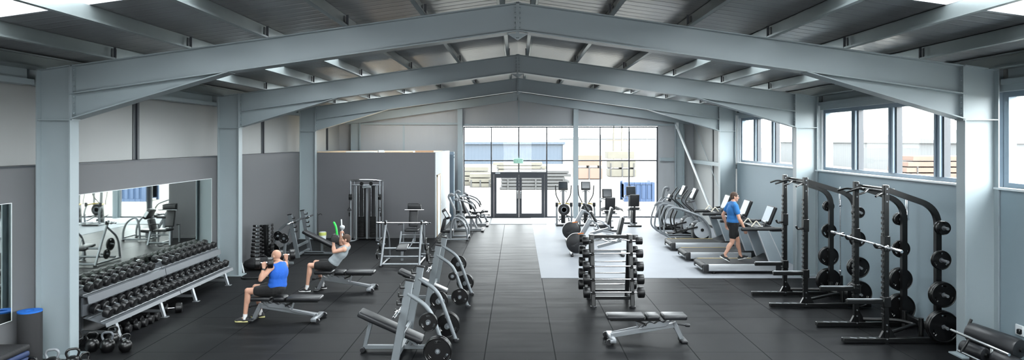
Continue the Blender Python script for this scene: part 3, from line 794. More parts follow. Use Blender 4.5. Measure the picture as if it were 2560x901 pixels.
# kettlebells, ball, roller, mats by the first column
for x, y, a, s_, h, lab in ((-6.46, 10.32, .5, 1.0, 'iron', 'black kettlebell against the first left column, leftmost of those under the dumbbell rack'),
                            (-6.2, 10.28, .2, 1.05, 'tray', 'black kettlebell in the middle of the three under the near end of dumbbell rack'),
                            (-5.94, 10.3, 1.0, .92, 'iron', 'small black kettlebell, rightmost, at the near foot of the dumbbell rack'),
                            (-6.36, 10.68, .9, .95, 'iron', 'black kettlebell lying behind the others under the near end of the dumbbell rack'),
                            (-6.42, 9.38, .25, 1.1, 'greyplastic', 'kettlebell with pale worn handle in front of the foam roller'),
                            (-6.19, 9.46, .6, 1.05, 'iron', 'black kettlebell in front of the first left column beside the pale handled one'),
                            (-5.96, 9.36, 1.3, .95, 'iron', 'black kettlebell nearest the inner edge of the first left column'),
                            (-6.5, 9.12, -.3, 1.0, 'iron', 'black kettlebell between the mat stack and the pale handled kettlebell')):
    kettlebell((x, y, 0), a, lab, s_, h)
t = thing('slam_ball', 'black slam ball on the floor between first column and dumbbell rack', 'ball', (-6.86, 10.42, 0))
b = MB(); b.sph((0, 0, .16), .16, 24); b.build('shell', M['black_rubber'], t)
b = MB(); b.tube([(.162 * math.cos(a), .162 * math.sin(a), .16) for a in [2 * PI * k / 32 for k in range(32)]], .004, 6, True); b.build('seam', M['greyplastic'], t)
t = thing('foam_roller', 'upright black foam roller with blue top by the first column', 'foam roller', (-6.9, 9.62, 0))
b = MB(); n = 32
rr = [b.ring([V((r * math.cos(2 * PI * k / n), r * math.sin(2 * PI * k / n), z)) for k in range(n)]) for r, z in ((.07, 0), (.148, 0), (.15, .02), (.15, .77), (.148, .785), (.07, .785))]
b.skin(rr, False, True); b.build('sleeve', M['roller'], t)
b = MB()
rr = [b.ring([V((r * math.cos(2 * PI * k / n), r * math.sin(2 * PI * k / n), z)) for k in range(n)]) for r, z in ((.05, .70), (.152, .776), (.152, .795), (.05, .795))]
b.skin(rr, False, True); b.build('foam_core', M['blue_foam'], t)
for k, (m, lab) in enumerate((('bag', 'black exercise mat at the bottom of the pile by the left wall'), ('bag', 'black exercise mat second from the bottom of the pile by the left wall'), ('mat_blue', 'dark blue exercise mat in the middle of the pile by the left wall'), ('mat_blue', 'dark blue exercise mat in the pile by left wall, just under the black top mat'), ('bag', 'black exercise mat on top of the pile by the left wall'))):
    b = MB(); b.box((0, 0, .04), (.42, 1.3, .08), None, .03, 3); b.tube([(-.2, .6, .045), (.2, .6, .045)], .03, 8)
    o = b.build('exercise_mat', M[m]); o.location = (-6.88, 8.62 + .02 * k, .001 + .081 * k); o.rotation_euler = (0, 0, .02 * (k - 2)); tag(o, lab, 'mat', 'exercise mats by the left wall')

# ------------------------------------------------------------------ adjustable benches
def adj_bench(loc, rz, label, back=0.0, group='adjustable benches'):
    """back pad towards -x, seat towards +x, T foot at -x"""
    t = thing('adjustable_bench', label, 'bench', loc, rz, group)
    zt = .40
    h = V((.2, 0, zt)); c, s_ = math.cos(back), math.sin(back)
    def bp(d): return h + V((-d * c, 0, d * s_))
    padp(t, 'back_pad', bp(.24), bp(.84), .27, .075)
    padp(t, 'middle_pad', bp(.0), bp(.21), .26, .075)
    padp(t, 'seat_pad', (.245, 0, zt), (.63, 0, zt), .28, .08)
    barp(t, 'back_frame', 'black_steel', bp(-.02) - V((0, 0, .055)), bp(.78) - V((0, 0, .055)), .12, .03)
    b = MB(); b.bar((-.56, 0, .09), (.45, 0, .26), .06, .07); o = b.build('main_beam', M['silver'], t)
    b = MB(); b.bar((-.54, .07, .11), (-.12, .07, .2), .035, .04); b.bar((-.12, .07, .2), (-.16, .07, .33), .03, .03, (0, 1, 0)); b.build('strut', M['silver'], t)
    b = MB(); b.bar((.44, 0, .30), (.575, 0, .02), .06, .07, (1, 0, 0)); b.build('front_leg', M['silver'], t)
    b = MB(); b.box((.585, 0, .02), (.1, .3, .04), None, .015, 2); b.build('front_foot', M['plastic'], t)
    b = MB(); b.box((-.56, 0, .065), (.1, .52, .06), None, .012, 2); b.build('rear_foot', M['silver'], t)
    for yy in (-.22, .22):
        b = MB(); b.cyl((-.62, yy - .02, .045), (-.62, yy + .02, .045), .045, n=16); b.build('wheel', M['plastic'], t)
    # ladder of seat and back positions
    b = MB(); b.prism([(-.1, .2), (.3, .25), (.34, .34), (.27, .3), (.2, .33), (.13, .28), (.06, .31), (-.02, .26)], (0, -.05, 0), depth=.008); b.prism([(-.1, .2), (.3, .25), (.34, .34), (.27, .3), (.2, .33), (.13, .28), (.06, .31), (-.02, .26)], (0, .05, 0), depth=.008)
    b.build('ladder', M['silver'], t)
    b = MB(); b.bar((.02, 0, .26), (-.2, 0, .345), .05, .03); b.cyl((-.02, -.08, .27), (-.02, .08, .27), .014); b.build('support_arm', M['black_steel'], t)
    b = MB(); b.bar((.3, 0, .25), (.4, 0, .355), .08, .03); b.build('seat_bracket', M['silver'], t)
    b = MB(); b.cyl((.5, 0, .27), (.66, 0, .25), .014); b.lathe([(.02, 0), (.026, .01), (.026, .07), (.018, .08)], (.62, 0, .255), (1, 0, -.1), 12); b.build('grip', M['plastic'], t)
    return t
BENCH = adj_bench((2.05, 10.85, 0), 0, 'flat adjustable bench alone in the foreground in front of the barbell rack')
B1 = dup(BENCH, (-4.12, 12.1, 0), PI, 'adjustable bench under the man in the blue sleeveless shirt')
B2 = dup(BENCH, (-3.68, 14.5, 0), PI, 'adjustable bench under the man in the grey tank top')

# ------------------------------------------------------------------ plate loaded press benches
def press_bench(loc, rz, label, low=True, group='olympic press benches', horn=True):
    """uprights lean towards +x, bench pad lies along x"""
    t = thing('press_bench', label, 'press bench', loc, rz, group)
    for k in (-1, 1):
        y = k * .54
        b = MB(); b.bar((0, y, 0), (.22, y, 1.18), .05, .115, (1, 0, 0), .006); u = b.build('upright', M['silver2'], t)
        b = MB(); b.box((.222, y, 1.19), (.13, .062, .03), Euler((0, .18, 0)), .008); b.build('end_cap', M['black_steel'], u)
        for j in range(4):
            z = .72 + j * .12; x = .22 * z / 1.18 - .06
            b = MB(); b.box((x - .02, y, z), (.09, .05, .025), None, .004); b.box((x - .06, y, z + .025), (.016, .05, .06), None, .004)
            b.build('bar_hook', M['black_steel'], u)
        b = MB(); b.tube(fillet([(.19, y, 1.0), (.5, y, .8), (.78, y, .02)], .22, 8), .032, 12); o = b.build('rear_leg', M['silver2'], t)
        b = MB(); b.lathe([(.05, 0), (.05, .025), (.035, .04)], (.785, y, 0), (0, 0, 1), 14); b.build('foot', M['plastic'], o)
        if horn:
            for x, z in ((.5, .62), (.64, .22)):
                b = MB(); b.lathe([(.045, .02), (.045, .03), (.024, .032), (.024, .2), (.018, .205)], (x, y, z), (0, k, 0), 14)
                b.bar((x, y, z), (x + (.1 if z > .4 else .06), y, z + .02), .04, .05); b.build('plate_horn', M['silver2'], t)
    barp(t, 'cross_tube', 'silver2', (.06, -.54, .3), (.06, .54, .3), .05, .07)
    barp(t, 'cross_tube', 'silver2', (.02, -.54, .08), (.02, .54, .08), .06, .06)
    barp(t, 'base_tube', 'silver2', (-.56, 0, .07), (.5, 0, .07), .06, .06)
    if low:
        p, q = (-.63, 0, .6), (.34, 0, .17)
    else:
        p, q = (-1.05, 0, .14), (.02, 0, .66)
    padp(t, 'bench_pad', p, q, .3, .085)
    pv, qv = V(p), V(q); dn = V((0, 0, -.06))
    barp(t, 'pad_frame', 'black_steel', pv * .92 + qv * .08 + dn, pv * .08 + qv * .92 + dn, .1, .035)
    if low:
        barp(t, 'front_leg', 'silver2', (-.45, 0, .47), (-.56, 0, .03), .05, .06, (1, 0, 0))
        b = MB(); b.bar((.1, 0, .08), (.2, 0, .2), .05, .05, (1, 0, 0)); b.build('pad_post', M['silver2'], t)
        b = MB(); b.tube([(-.57, -.09, .04), (-.57, .09, .04)], .035, 12); b.build('front_foot', M['plastic'], t)
        b = MB(); b.bar((.05, -.1, .3), (.26, -.1, .12), .04, .04); b.build('brace', M['silver2'], t)
    else:
        barp(t, 'front_leg', 'silver2', (-.5, 0, .36), (-.5, 0, .05), .05, .06, (1, 0, 0))
        barp(t, 'long_base', 'silver2', (-1.2, 0, .05), (0, 0, .05), .06, .06)
        barp(t, 'front_foot', 'silver2', (-1.0, -.3, .035), (-1.0, .3, .035), .06, .05)
    return t
M['silver2'] = mat('silver_powder_coat', (116, 122, 126), .36, .25, .04, 8)
P1 = press_bench((-1.77, 10.32, 0), 0, 'silver decline press bench in the foreground centre with stacked plates')
P2 = dup(P1, (-1.74, 13.6, 0), 0, 'silver decline press bench second from the camera beside the aisle')
P3 = press_bench((-5.98, 19.05, 0), PI, 'silver incline press bench by the left wall beside the third column', False)
for (x, y, z, r, lab) in ((-1.27, 9.66, .62, .135, 'small plate on the upper near horn of the foreground press bench'),
                          (-1.13, 9.68, .22, .205, 'large plate on the lower near horn of the foreground press bench, inner of the two'),
                          (-1.13, 9.61, .22, .205, 'large plate on the lower near horn of the foreground press bench, outermost'),
                          (-1.27, 10.98, .62, .15, 'medium plate on the upper far horn of the foreground press bench'),
                          (-1.13, 10.98, .22, .2, 'large plate on the lower far horn of the foreground press bench, inner of the two'),
                          (-1.13, 11.04, .22, .2, 'large plate on the lower far horn of the foreground press bench, outermost'),
                          (-1.1, 12.95, .22, .165, 'plate on the lower near horn of the second press bench'),
                          (-1.24, 12.93, .62, .08, 'tiny plate on the upper near horn of the second press bench'),
                          (-1.24, 14.26, .62, .17, 'plate on the upper far horn of the second press bench'),
                          (-1.1, 14.26, .22, .18, 'plate on the lower far horn of the second press bench, inner of the two'),
                          (-1.1, 14.32, .22, .18, 'plate on the lower far horn of the second press bench, outermost'),
                          (-6.48, 18.4, .62, .13, 'plate on the upper near horn of the incline bench by the wall'),
                          (-6.62, 18.4, .22, .2, 'plate on the lower near horn of the incline bench by the wall'),):
    plate((x, y, z), r, lab, 'plates on the press benches')
barbell((-1.71, 10.32, .748), 1.9, 'chrome barbell on the hooks of the foreground decline bench', 'olympic barbells', None, .34)
barbell((-1.68, 13.6, .748), 1.9, 'chrome barbell on the hooks of the second decline bench', 'olympic barbells', None, .34)
barbell((-6.078, 19.05, .988), 2.2, 'barbell across the incline bench by the left wall', 'olympic barbells')
# plate tree beside the incline bench
t = thing('plate_tree', 'small grey plate tree between the dumbbell tower and the incline bench', 'plate tree', (-6.05, 17.6, 0))
barp(t, 'post', 'silver2', (0, 0, 0), (.05, 0, .78), .06, .06, (1, 0, 0)); barp(t, 'base_tube', 'silver2', (0, -.3, .03), (0, .3, .03), .06, .06)
barp(t, 'base_tube', 'silver2', (-.25, 0, .03), (.25, 0, .03), .06, .06)
b = MB(); b.cyl((.04, -.14, .68), (.04, .14, .68), .022); b.build('plate_horn', M['silver2'], t)
plate((-6.01, 17.49, .68), .13, 'plate on the small plate tree beside the dumbbell tower', 'plates on the press benches')

# flat bench press station seen end-on
def flat_press(loc, label):
    t = thing('press_station', label, 'press station', loc)
    for k in (-1, 1):
        x = k * .47
        b = MB(); b.tube(fillet([(x * 1.04, -.62, .03), (x, -.3, .62), (x, -.02, 1.1)], .2), .03, 10); u = b.build('upright', M['silver'], t)
        b = MB(); b.box((x, -.08, 1.02), (.05, .1, .03), None, .006); b.box((x, -.12, 1.06), (.05, .02, .08), None, .006); b.build('bar_hook', M['black_steel'], u)
        b = MB(); b.tube(fillet([(x, -.1, .95), (x, .4, .6), (x, .5, .03)], .2), .026, 10); b.build('rear_leg', M['silver'], t)
        tubep(t, 'side_tube', 'silver', [(x, -.6, .05), (x, .5, .05)], .026)
        for yy, z in ((-.12, .5), (-.35, .28)):
            b = MB(); b.cyl((x, yy, z), (x + k * .2, yy, z), .022); b.build('plate_horn', M['silver'], t)
        b = MB(); b.lathe([(.045, 0), (.045, .03), (.03, .04)], (x * 1.04, -.62, 0)); b.build('foot', M['plastic'], t)
    for y, z in ((-.6, .06), (-.4, .22), (-.33, .42), (.3, .1)):
        tubep(t, 'cross_tube', 'silver', [(-.46, y, z), (.46, y, z)], .028)
    padp(t, 'seat_pad', (0, -.5, .40), (0, .0, .47), .28, .07)
    barp(t, 'seat_post', 'silver', (0, -.33, .1), (0, -.3, .38), .06, .06, (0, 1, 0))
    tubep(t, 'seat_lever', 'silver', [(.14, -.3, .38), (.22, -.1, .5), (.24, 0, .62)], .012)
    return t
flat_press((-2.98, 17.85, 0), 'silver press station with a barbell across, seen end-on in mid-hall')
barbell((-2.98, 17.765, 1.05), 1.42, 'barbell resting across the press station in mid-hall', 'olympic barbells', (0, 0, PI / 2), .15)
for x, y, z, r, lab in ((-3.56, 17.73, .5, .17, 'plate on the left upper horn of the mid-hall press station'), (-3.6, 17.5, .28, .13, 'plate on the left lower horn of the mid-hall press station'),
                        (-2.39, 17.73, .5, .17, 'plate on the right upper horn of the mid-hall press station'), (-2.31, 17.5, .28, .2, 'plate on the right lower horn of the mid-hall press station')):
    plate((x, y, z), r, lab, 'plates on the press station', None, PI / 2)

# tall seated bench by the dark wall
t = thing('seated_press_bench', 'tall black seated press bench against the dark grey room wall', 'bench', (-3.25, 21.0, 0))
padp(t, 'back_pad', (-.02, .3, .5), (-.02, .42, 1.02), .28, .07, up=(0, 1, 0))
padp(t, 'head_pad', (-.2, .36, 1.12), (.22, .36, 1.12), .1, .16)
b = MB(); b.prism([(-.2, 1.02), (.24, 1.02), (.18, 1.2), (.1, 1.22), (-.2, 1.22)], (0, .4, 0), depth=.08); b.build('shroud', M['plastic'], t)
padp(t, 'seat_pad', (0, -.25, .45), (0, .22, .44), .42, .07)
tubep(t, 'roller_bar', 'chrome', [(-.28, .28, 1.03), (.32, .28, 1.03)], .018)
for k in (-1, 1):
    b = MB(); b.bar((k * .3, -.2, .42), (k * .34, -.28, .01), .07, .05, (1, 0, 0)); b.build('leg', M['silver'], t)
    tubep(t, 'side_post', 'silver', [(k * .33, .3, .02), (k * .33, .3, .6)], .025)
tubep(t, 'cross_tube', 'silver', [(-.33, -.27, .08), (.33, -.27, .08)], .025); tubep(t, 'cross_tube', 'silver', [(-.3, -.1, .3), (.3, -.1, .3)], .02)
barp(t, 'spine', 'silver', (0, .44, .02), (0, .44, 1.1), .07, .06, (0, 1, 0)); barp(t, 'base_tube', 'silver', (0, -.25, .05), (0, .45, .05), .06, .06)
for k in (-1, 1):
    tubep(t, 'handle', 'plastic', [(k * .33, .3, .58), (k * .42, .1, .6), (k * .42, -.05, .6)], .016)

# cable machine
def cable_machine(loc):
    t = thing('cable_machine', 'grey dual stack cable machine against the dark grey room wall', 'cable machine', loc)
    for k in (-1, 1):
        tubep(t, 'front_post', 'silver', [(k * .46, -.28, .02), (k * .46, -.28, 1.92)], .028)
        tubep(t, 'inner_post', 'silver', [(k * .33, -.1, .02), (k * .33, -.1, 1.78)], .032)
        tubep(t, 'rear_post', 'silver', [(k * .46, .2, .02), (k * .46, .2, 1.9)], .025)
        tubep(t, 'base_foot', 'silver', [(k * .33, .22, .03), (k * .35, -.3, .03), (k * .52, -.42, .03)], .028, .1)
        tubep(t, 'top_bar', 'silver', [(k * .46, -.3, 1.93), (k * .46, .22, 1.9)], .026)
        w = MB()
        for j in range(15): w.b2(k * .19 - .1, k * .19 + .1, -.04, .1, .1 + j * .045, .1 + j * .045 + .041, .003)
        st = w.build('weight_stack', M['iron'], t)
        for x in (k * .19 - .07, k * .19 + .07): tubep(t, 'guide_rod', 'chrome', [(x, .03, .1), (x, .03, 1.78)], .012)
        barp(t, 'shroud', 'plastic', (k * .19, .14, .08), (k * .19, .14, 1.75), .27, .01, (0, 1, 0))
        b = MB(); b.box((k * .46, -.31, 1.42), (.09, .1, .18), None, .01); b.cyl((k * .46 - .015, -.36, 1.42), (k * .46 + .015, -.36, 1.42), .07, n=18); b.build('pulley_carriage', M['black_steel'], t)
        b = MB(); b.cyl((k * .46, -.36, 1.35), (k * .48, -.36, 1.1), .005, n=6); b.build('cable', M['iron'], t)
        b = MB(); b.tube(fillet([(k * .48, -.36, 1.1), (k * .48 - .06, -.36, 1.0), (k * .48 + .06, -.36, 1.0)], .01, 3, True), .012, 8, True); b.build('handle', M['plastic'], t)
        b = MB(); b.box((k * .49, -.28, .86), (.05, .06, .12), None, .01); b.build('latch', M['black_steel'], t)
        b = MB(); b.cyl((k * .15, -.13, 1.83), (k * .15, -.07, 1.83), .06, n=18); b.build('top_pulley', M['iron'], t)
    b = MB(); b.tube(fillet([(-.5, -.26, 1.93), (-.25, -.34, 1.96), (.25, -.34, 1.96), (.5, -.26, 1.93)], .2), .028, 10); b.build('pull_up_bar', M['chrome'], t)
    tubep(t, 'cross_tube', 'silver', [(-.46, -.1, 1.78), (.46, -.1, 1.78)], .03); tubep(t, 'cross_tube', 'silver', [(-.46, .2, 1.9), (.46, .2, 1.9)], .026); tubep(t, 'cross_tube', 'silver', [(-.46, .2, .05), (.46, .2, .05)], .03)
    barp(t, 'centre_spine', 'silver', (0, 0, .05), (0, 0, 1.78), .07, .05, (0, 1, 0))
    b = MB(); b.box((.02, -.13, 1.72), (.28, .03, .07), None, .006); b.build('name_plate', M['chrome'], t)
    return t
cable_machine((-4.82, 21.78, 0))

# dumbbell tower
t = thing('dumbbell_tower', 'black pyramid dumbbell tower by the left wall behind the duffel bag', 'dumbbell tower', (-6.66, 17.78, 0))
barp(t, 'centre_post', 'black_steel', (.06, 0, .02), (.06, 0, 1.0), .12, .14, (1, 0, 0))
b = MB(); b.b2(-.3, .3, -.22, .26, 0, .05, .01); b.build('base', M['black_steel'], t)
b = MB()
for j in range(10):
    z = .12 + j * .095; w = .2 - .008 * j
    b.box((-.1, -.12 + j * .004, z - .046), (.1, .05, .02)); b.box((.14, .02, z - .046), (.05, .1, .02))
b.build('saddle', M['black_steel'], t)
for j in range(10):
    z = .13 + j * .095; s_ = 1 - j * .035
    dumbbell((-6.73, 17.6 + j * .004, z), (0, 0, .08), 'chrome handled dumbbell on the front face of the tower, %s row from the bottom' % ORD[j + 1], 'dumbbells on the tower', round(.36 * s_, 3), round(.05 * s_, 4), 'hex')
    dumbbell((-6.42, 17.8, z), (0, 0, PI / 2 + .3), 'chrome handled dumbbell on the side face of the tower, %s row from the bottom' % ORD[j + 1], 'dumbbells on the tower', round(.3 * s_, 3), round(.05 * s_, 4), 'hex')

# duffel bag, pole, bar attachment
t = thing('duffel_bag', 'slumped black duffel bag on the floor in front of the dumbbell tower', 'bag', (-6.3, 16.85, 0), .05)
b = MB(); b.tube([(-.46, 0, .1), (-.42, 0, .12), (-.3, 0, .15), (-.1, 0, .16), (.12, 0, .15), (.3, 0, .13), (.4, 0, .11), (.44, 0, .09)], [.05, .1, .14, .155, .15, .13, .1, .05], 14, False, 1.25)
b.build('body', M['bag'], t)
b = MB(); b.tube(fillet([(-.15, -.1, .27), (-.05, -.12, .37), (.1, -.1, .36), (.16, -.1, .26)], .08), .012, 8); b.build('strap', M['bag'], t)
t = thing('bar_attachment', 'black angled bar attachment on the floor at the foot of the second column', 'bar attachment', (-6.2, 15.75, 0))
b = MB(); b.tube(fillet([(-.22, .05, .02), (-.1, -.1, .02), (.05, -.1, .03), (.36, .1, .02)], .05), .018, 8); b.build('bar', M['black_steel'], t)
b = MB(); b.tube([(.18, -.02, .025), (.38, .11, .02)], .022, 8); b.build('grip', M['plastic'], t)
t = thing('exercise_stick', 'thin white stick with dark tip leaning behind the second left column', 'stick', (-6.62, 16.45, 0))
b = MB(); b.cyl((0, 0, 0), (-.12, .05, .42), .016, n=8); b.build('shaft', M['white'], t)
b = MB(); b.cyl((-.12, .05, .42), (-.15, .062, .52), .02, n=8); b.build('tip', M['plastic'], t)
t = thing('bucket', 'white tub with a lime band on the floor by the third left column', 'tub', (-6.18, 21.55, 0), .3)
b = MB(); b.lathe([(.08, 0), (.1, .01), (.115, .2), (.112, .3), (.09, .31)], n=18); b.build('body', M['white'], t)
b = MB(); b.lathe([(.118, .2), (.121, .22), (.12, .28), (.114, .3)], n=18); b.build('band', mat('lime_band', (196, 204, 110), .5), t)
t = thing('floor_brush', 'thin black pole leaning against the third left column', 'pole', (-6.38, 21.75, 0))
b = MB(); b.cyl((0, 0, .05), (-.05, .12, .86), .014, n=8); b.build('handle', M['plastic'], t)
b = MB(); b.box((0, -.01, .04), (.3, .05, .08), None, .01); b.build('head', M['plastic'], t)
b = MB(); b.tube(fillet([(-.05, .12, .8), (.05, .1, .86), (.1, .1, .8)], .04), .014, 8); b.build('hook', M['plastic'], t)
# ------------------------------------------------------------------ black half racks on the right
def half_rack(xf, yn, yf, xr, lab):
    """front uprights at xf, rear uprights at xr (towards the wall), near side yn, far side yf"""
    t = thing('squat_rack', lab, 'squat rack', (xf, (yn + yf) / 2, 0), 0, 'black squat racks along the right wall')
    h = (yf - yn) / 2; R = xr - xf
    for k, nm in ((-1, 'near'), (1, 'far')):
        y = k * h
        u = barp(t, 'upright', 'black_steel', (0, y, .0), (0, y, 2.5), .08, .08, (1, 0, 0), .008)
        b = MB()
        for j in range(20):
            z = .45 + j * .085
            if abs(z - 1.58) > .13: b.box((-.045, y, z), (.02, .075, .045), None, .004)
        b.build('hole_ladder', M['black_steel'], u)
        b = MB()
        for z in (2.44, 2.36, 2.24, .3, .2, .08): b.cyl((-.0, y - .041, z), (0, y - .05, z), .013, n=8)
        b.build('bolt_row', M['silver'], u)
        b = MB(); b.rect_tube(fillet([(.03, y, 2.42), (R, y, 2.14), (R, y, .03)], .28, 10), .075, .085, (0, 1, 0)); rp = b.build('rear_post', M['black_steel'], t)
        b = MB(); b.bar((-.68, y, .055), (R + .3, y, .055), .09, .08, (0, 0, 1), .01)
        bs = b.build('base_beam', M['black_steel'], t)
        b = MB()
        for j in range(3): b.box((-.52 + j * .15, y - .03, .098), (.1, .012, .005), Euler((0, 0, -.5)))
        b.build('base_mark', M['lightplastic'], bs)
        b = MB(); b.prism([(.04, .09), (.16, .09), (.04, .3)], (0, y, 0), depth=.05); b.prism([(-.04, .09), (-.1, .09), (-.04, .2)], (0, y, 0), depth=.05); b.build('gusset', M['black_steel'], u)
        sa = barp(t, 'safety_arm', 'black_steel', (-.62, y, .66), (.05, y, .66), .065, .07, (0, 0, 1), .008)
        b = MB(); b.box((-.29, y, .7), (.62, .06, .012), None, .003); b.build('wear_strip', M['silver'], sa)
        b = MB(); b.box((0, y, .66), (.12, .12, .16), None, .01); b.build('arm_bracket', M['black_steel'], sa)
        b = MB(); b.box((0, y, 1.58), (.105, .11, .24), None, .008); b.tube(fillet([(-.05, y, 1.52), (-.15, y, 1.51), (-.18, y, 1.57)], .03), .022, 8); b.build('bar_hook', M['black_steel'], t)
        for z, r in HORNS:
            b = MB(); b.cyl((R, y, z), (R, y + k * .26, z), .024, n=12); b.lathe([(.045, .04), (.045, .05), (.026, .052)], (R, y, z), (0, k, 0), 12); b.build('plate_horn', M['silver'], rp)
    b = MB()
    b.cyl((-.02, -h, 2.4), (-.02, h, 2.4), .019, n=10)
    for k in (-1, 1):
        b.tube(fillet([(-.02, k * h * .95, 2.36), (-.12, k * (h + .1), 2.38), (-.24, k * (h + .16), 2.33)], .06), .017, 8)
        b.tube(fillet([(-.02, k * h * .3, 2.4), (-.1, k * h * .25, 2.41), (-.2, k * h * .45, 2.36), (-.3, k * h * .45, 2.33)], .05), .017, 8)
    b.build('pull_up_bar', M['black_steel'], t)
    barp(t, 'cross_beam', 'black_steel', (R, -h, .2), (R, h, .2), .07, .1)
    barp(t, 'cross_beam', 'black_steel', (.12, -h, 2.4), (.12, h, 2.4), .06, .08)
    b = MB(); b.tube(fillet([(.1, -h + .05, .15), (R - .25, -h + .3, .2), (R - .05, 0, .16), (R - .25, h - .3, .2), (.1, h - .05, .15)], .2), .03, 10); b.build('foot_brace', M['black_steel'], t)
    for k in (-1, 1):
        b = MB(); b.cyl((R - .12, k * h * .5, .03), (R - .12, k * h * .5, .34), .04, n=14); b.build('bar_holder', M['black_steel'], t)
    return t
HORNS = [(1.84, .11), (1.33, .155), (.80, .2), (.30, .25)]
RACKS = []
for i, (xf, yn, yf, xr, nm) in enumerate(((5.8, 10.72, 11.66, 6.62, 'nearer'), (5.5, 13.0, 14.0, 6.45, 'farther'))):
    lab = ('black squat rack nearer the camera, with the chrome barbell across its hooks', 'black squat rack farther away, with empty bar hooks')[i]
    half_rack(xf, yn, yf, xr, lab)
    for (z, r), rn in zip(HORNS, ('top', 'second', 'third', 'bottom')):
        for k, y, sd in ((-1, yn, 'near'), (1, yf, 'far')):
            cnt = 2 if (z < 1.0 or z > 1.8) else 1
            for c in range(cnt):
                e = '' if cnt == 1 else (', inner plate', ', outer plate')[c]
                plate((xr, y + k * (.085 + c * .062), z), r, 'black plate on the %s peg of the %s rear post, %s squat rack%s' % (rn, sd, nm, e), 'plates on the squat racks', .056 if r > .12 else .05)
barbell((5.69, 11.19, 1.552), 2.25, 'chrome barbell racked across the nearer squat rack', 'olympic barbells')
for x, y, lab in ((6.93, 12.1, 'barbell standing upright against the wall behind the nearer squat rack'), (6.93, 14.6, 'barbell standing upright against the wall behind the farther squat rack')):
    barbell((x, y, 1.105), 2.2, lab, 'olympic barbells', (PI / 2, 0, 0))
    t = thing('bar_stand', 'black floor tube holding the upright barbell, %s squat rack' % ('nearer' if y < 13 else 'farther'), 'bar holder', (x, y, 0))
    b = MB(); rr = [b.ring([V((r * math.cos(2 * PI * k / 18), r * math.sin(2 * PI * k / 18), z)) for k in range(18)]) for r, z in ((.042, .012), (.055, .012), (.055, .3), (.042, .3))]
    b.skin(rr, False, True); b.build('tube', M['black_steel'], t)
    b = MB(); b.box((0, 0, .006), (.24, .24, .008), None, .002); b.build('base', M['black_steel'], t)

# roller bench at the right picture edge
t = thing('roller_bench', 'black padded roller bench with chrome bars at the lower right corner', 'roller bench', (6.3, 8.95, 0))
for p, q, r, nm in (((-.08, .4, .57), (.12, -.27, .53), .135, 'roller_pad'), ((-.25, .3, .40), (-.15, -.02, .38), .095, 'roller_pad'), ((-.05, -.05, .36), (.02, -.45, .34), .11, 'roller_pad')):
    p = V(p); q = V(q); L = (q - p).length
    b = MB(); b.lathe([(r * .7, 0), (r * .9, .008), (r, .035), (r, L - .035), (r * .9, L - .008), (r * .7, L)], p, q - p, 28); b.build(nm, M['vinylpad'], t)
    b = MB(); b.cyl(p + (p - q).normalized() * .03, q + (q - p).normalized() * .03, .03); b.build('roller_core', M['black_steel'], t)
tubep(t, 'foot_bar', 'chrome', [(-.35, .38, .60), (-.35, -.72, .605)], .018); tubep(t, 'foot_bar', 'chrome', [(-.45, .08, .41), (-.45, -.65, .41)], .016)
b = MB(); b.cyl((-.13, .45, .5), (-.02, .46, .72), .012); o = b.build('hand_lever', M['chrome'], t)
b = MB(); b.cyl((-.095, .453, .57), (-.02, .46, .725), .02, n=12); b.build('grip', M['black_rubber'], o)
tubep(t, 'side_arm', 'black_steel', [(.1, -.2, .53), (.4, -.2, .56), (.55, .1, .5), (.55, .1, .05)], .04, .1)
barp(t, 'base_beam', 'black_steel', (-.22, -.05, .05), (.6, -.05, .05), .1, .08); barp(t, 'base_foot', 'black_steel', (-.2, -.45, .04), (-.2, .45, .04), .08, .07); barp(t, 'base_foot', 'black_steel', (.55, -.35, .04), (.55, .35, .04), .08, .07)
barp(t, 'post', 'black_steel', (.02, .1, .05), (.02, .1, .48), .1, .1, (1, 0, 0)); barp(t, 'post', 'black_steel', (-.2, .15, .05), (-.2, .15, .36), .07, .07, (1, 0, 0))
b = MB(); b.bar((-.36, .05, .6), (.02, .1, .44), .04, .04); b.bar((-.36, .0, .58), (-.46, .0, .41), .03, .03); b.build('bar_bracket', M['black_steel'], t)
b = MB(); b.box((-.06, .0, .43), (.012, .05, .08), None, .004); b.build('height_label', M['white'], t)

# ------------------------------------------------------------------ barbell rack
t = thing('barbell_rack', 'black A-frame rack of fixed barbells behind the foreground bench', 'barbell rack', (1.83, 13.4, 0))
for k in (-1, 1):
    x = k * .375
    for f, nm in ((-1, 'front'), (1, 'rear')):
        b = MB(); b.bar((x, f * .36, .02), (x, f * .06, 1.34), .08, .075, (0, 1, 0), .008); u = b.build('upright', M['black_steel'], t)
        for j in range(5):
            z = .29 + .24 * j; y = f * (.36 - .3 * z / 1.34)
            b = MB(); b.box((x, y + f * .06, z - .025), (.05, .1, .02), None, .004); b.box((x, y + f * .105, z), (.05, .015, .06), None, .004)
            b.build('cradle', M['black_steel'], u)
        b = MB(); b.lathe([(.06, 0), (.06, .02), (.045, .035)], (x, f * .365, 0), n=14); b.build('foot', M['plastic'], u)
    barp(t, 'side_brace', 'black_steel', (x, -.28, .14), (x, .28, .14), .06, .06)
    barp(t, 'top_cap', 'black_steel', (x, -.09, 1.33), (x, .09, 1.33), .09, .05)
for y, z in ((-.31, .17), (.31, .17)): barp(t, 'cross_beam', 'black_steel', (-.36, y, z), (.36, y, z), .05, .06)
barp(t, 'cross_beam', 'black_steel', (-.36, 0, 1.31), (.36, 0, 1.31), .05, .06)
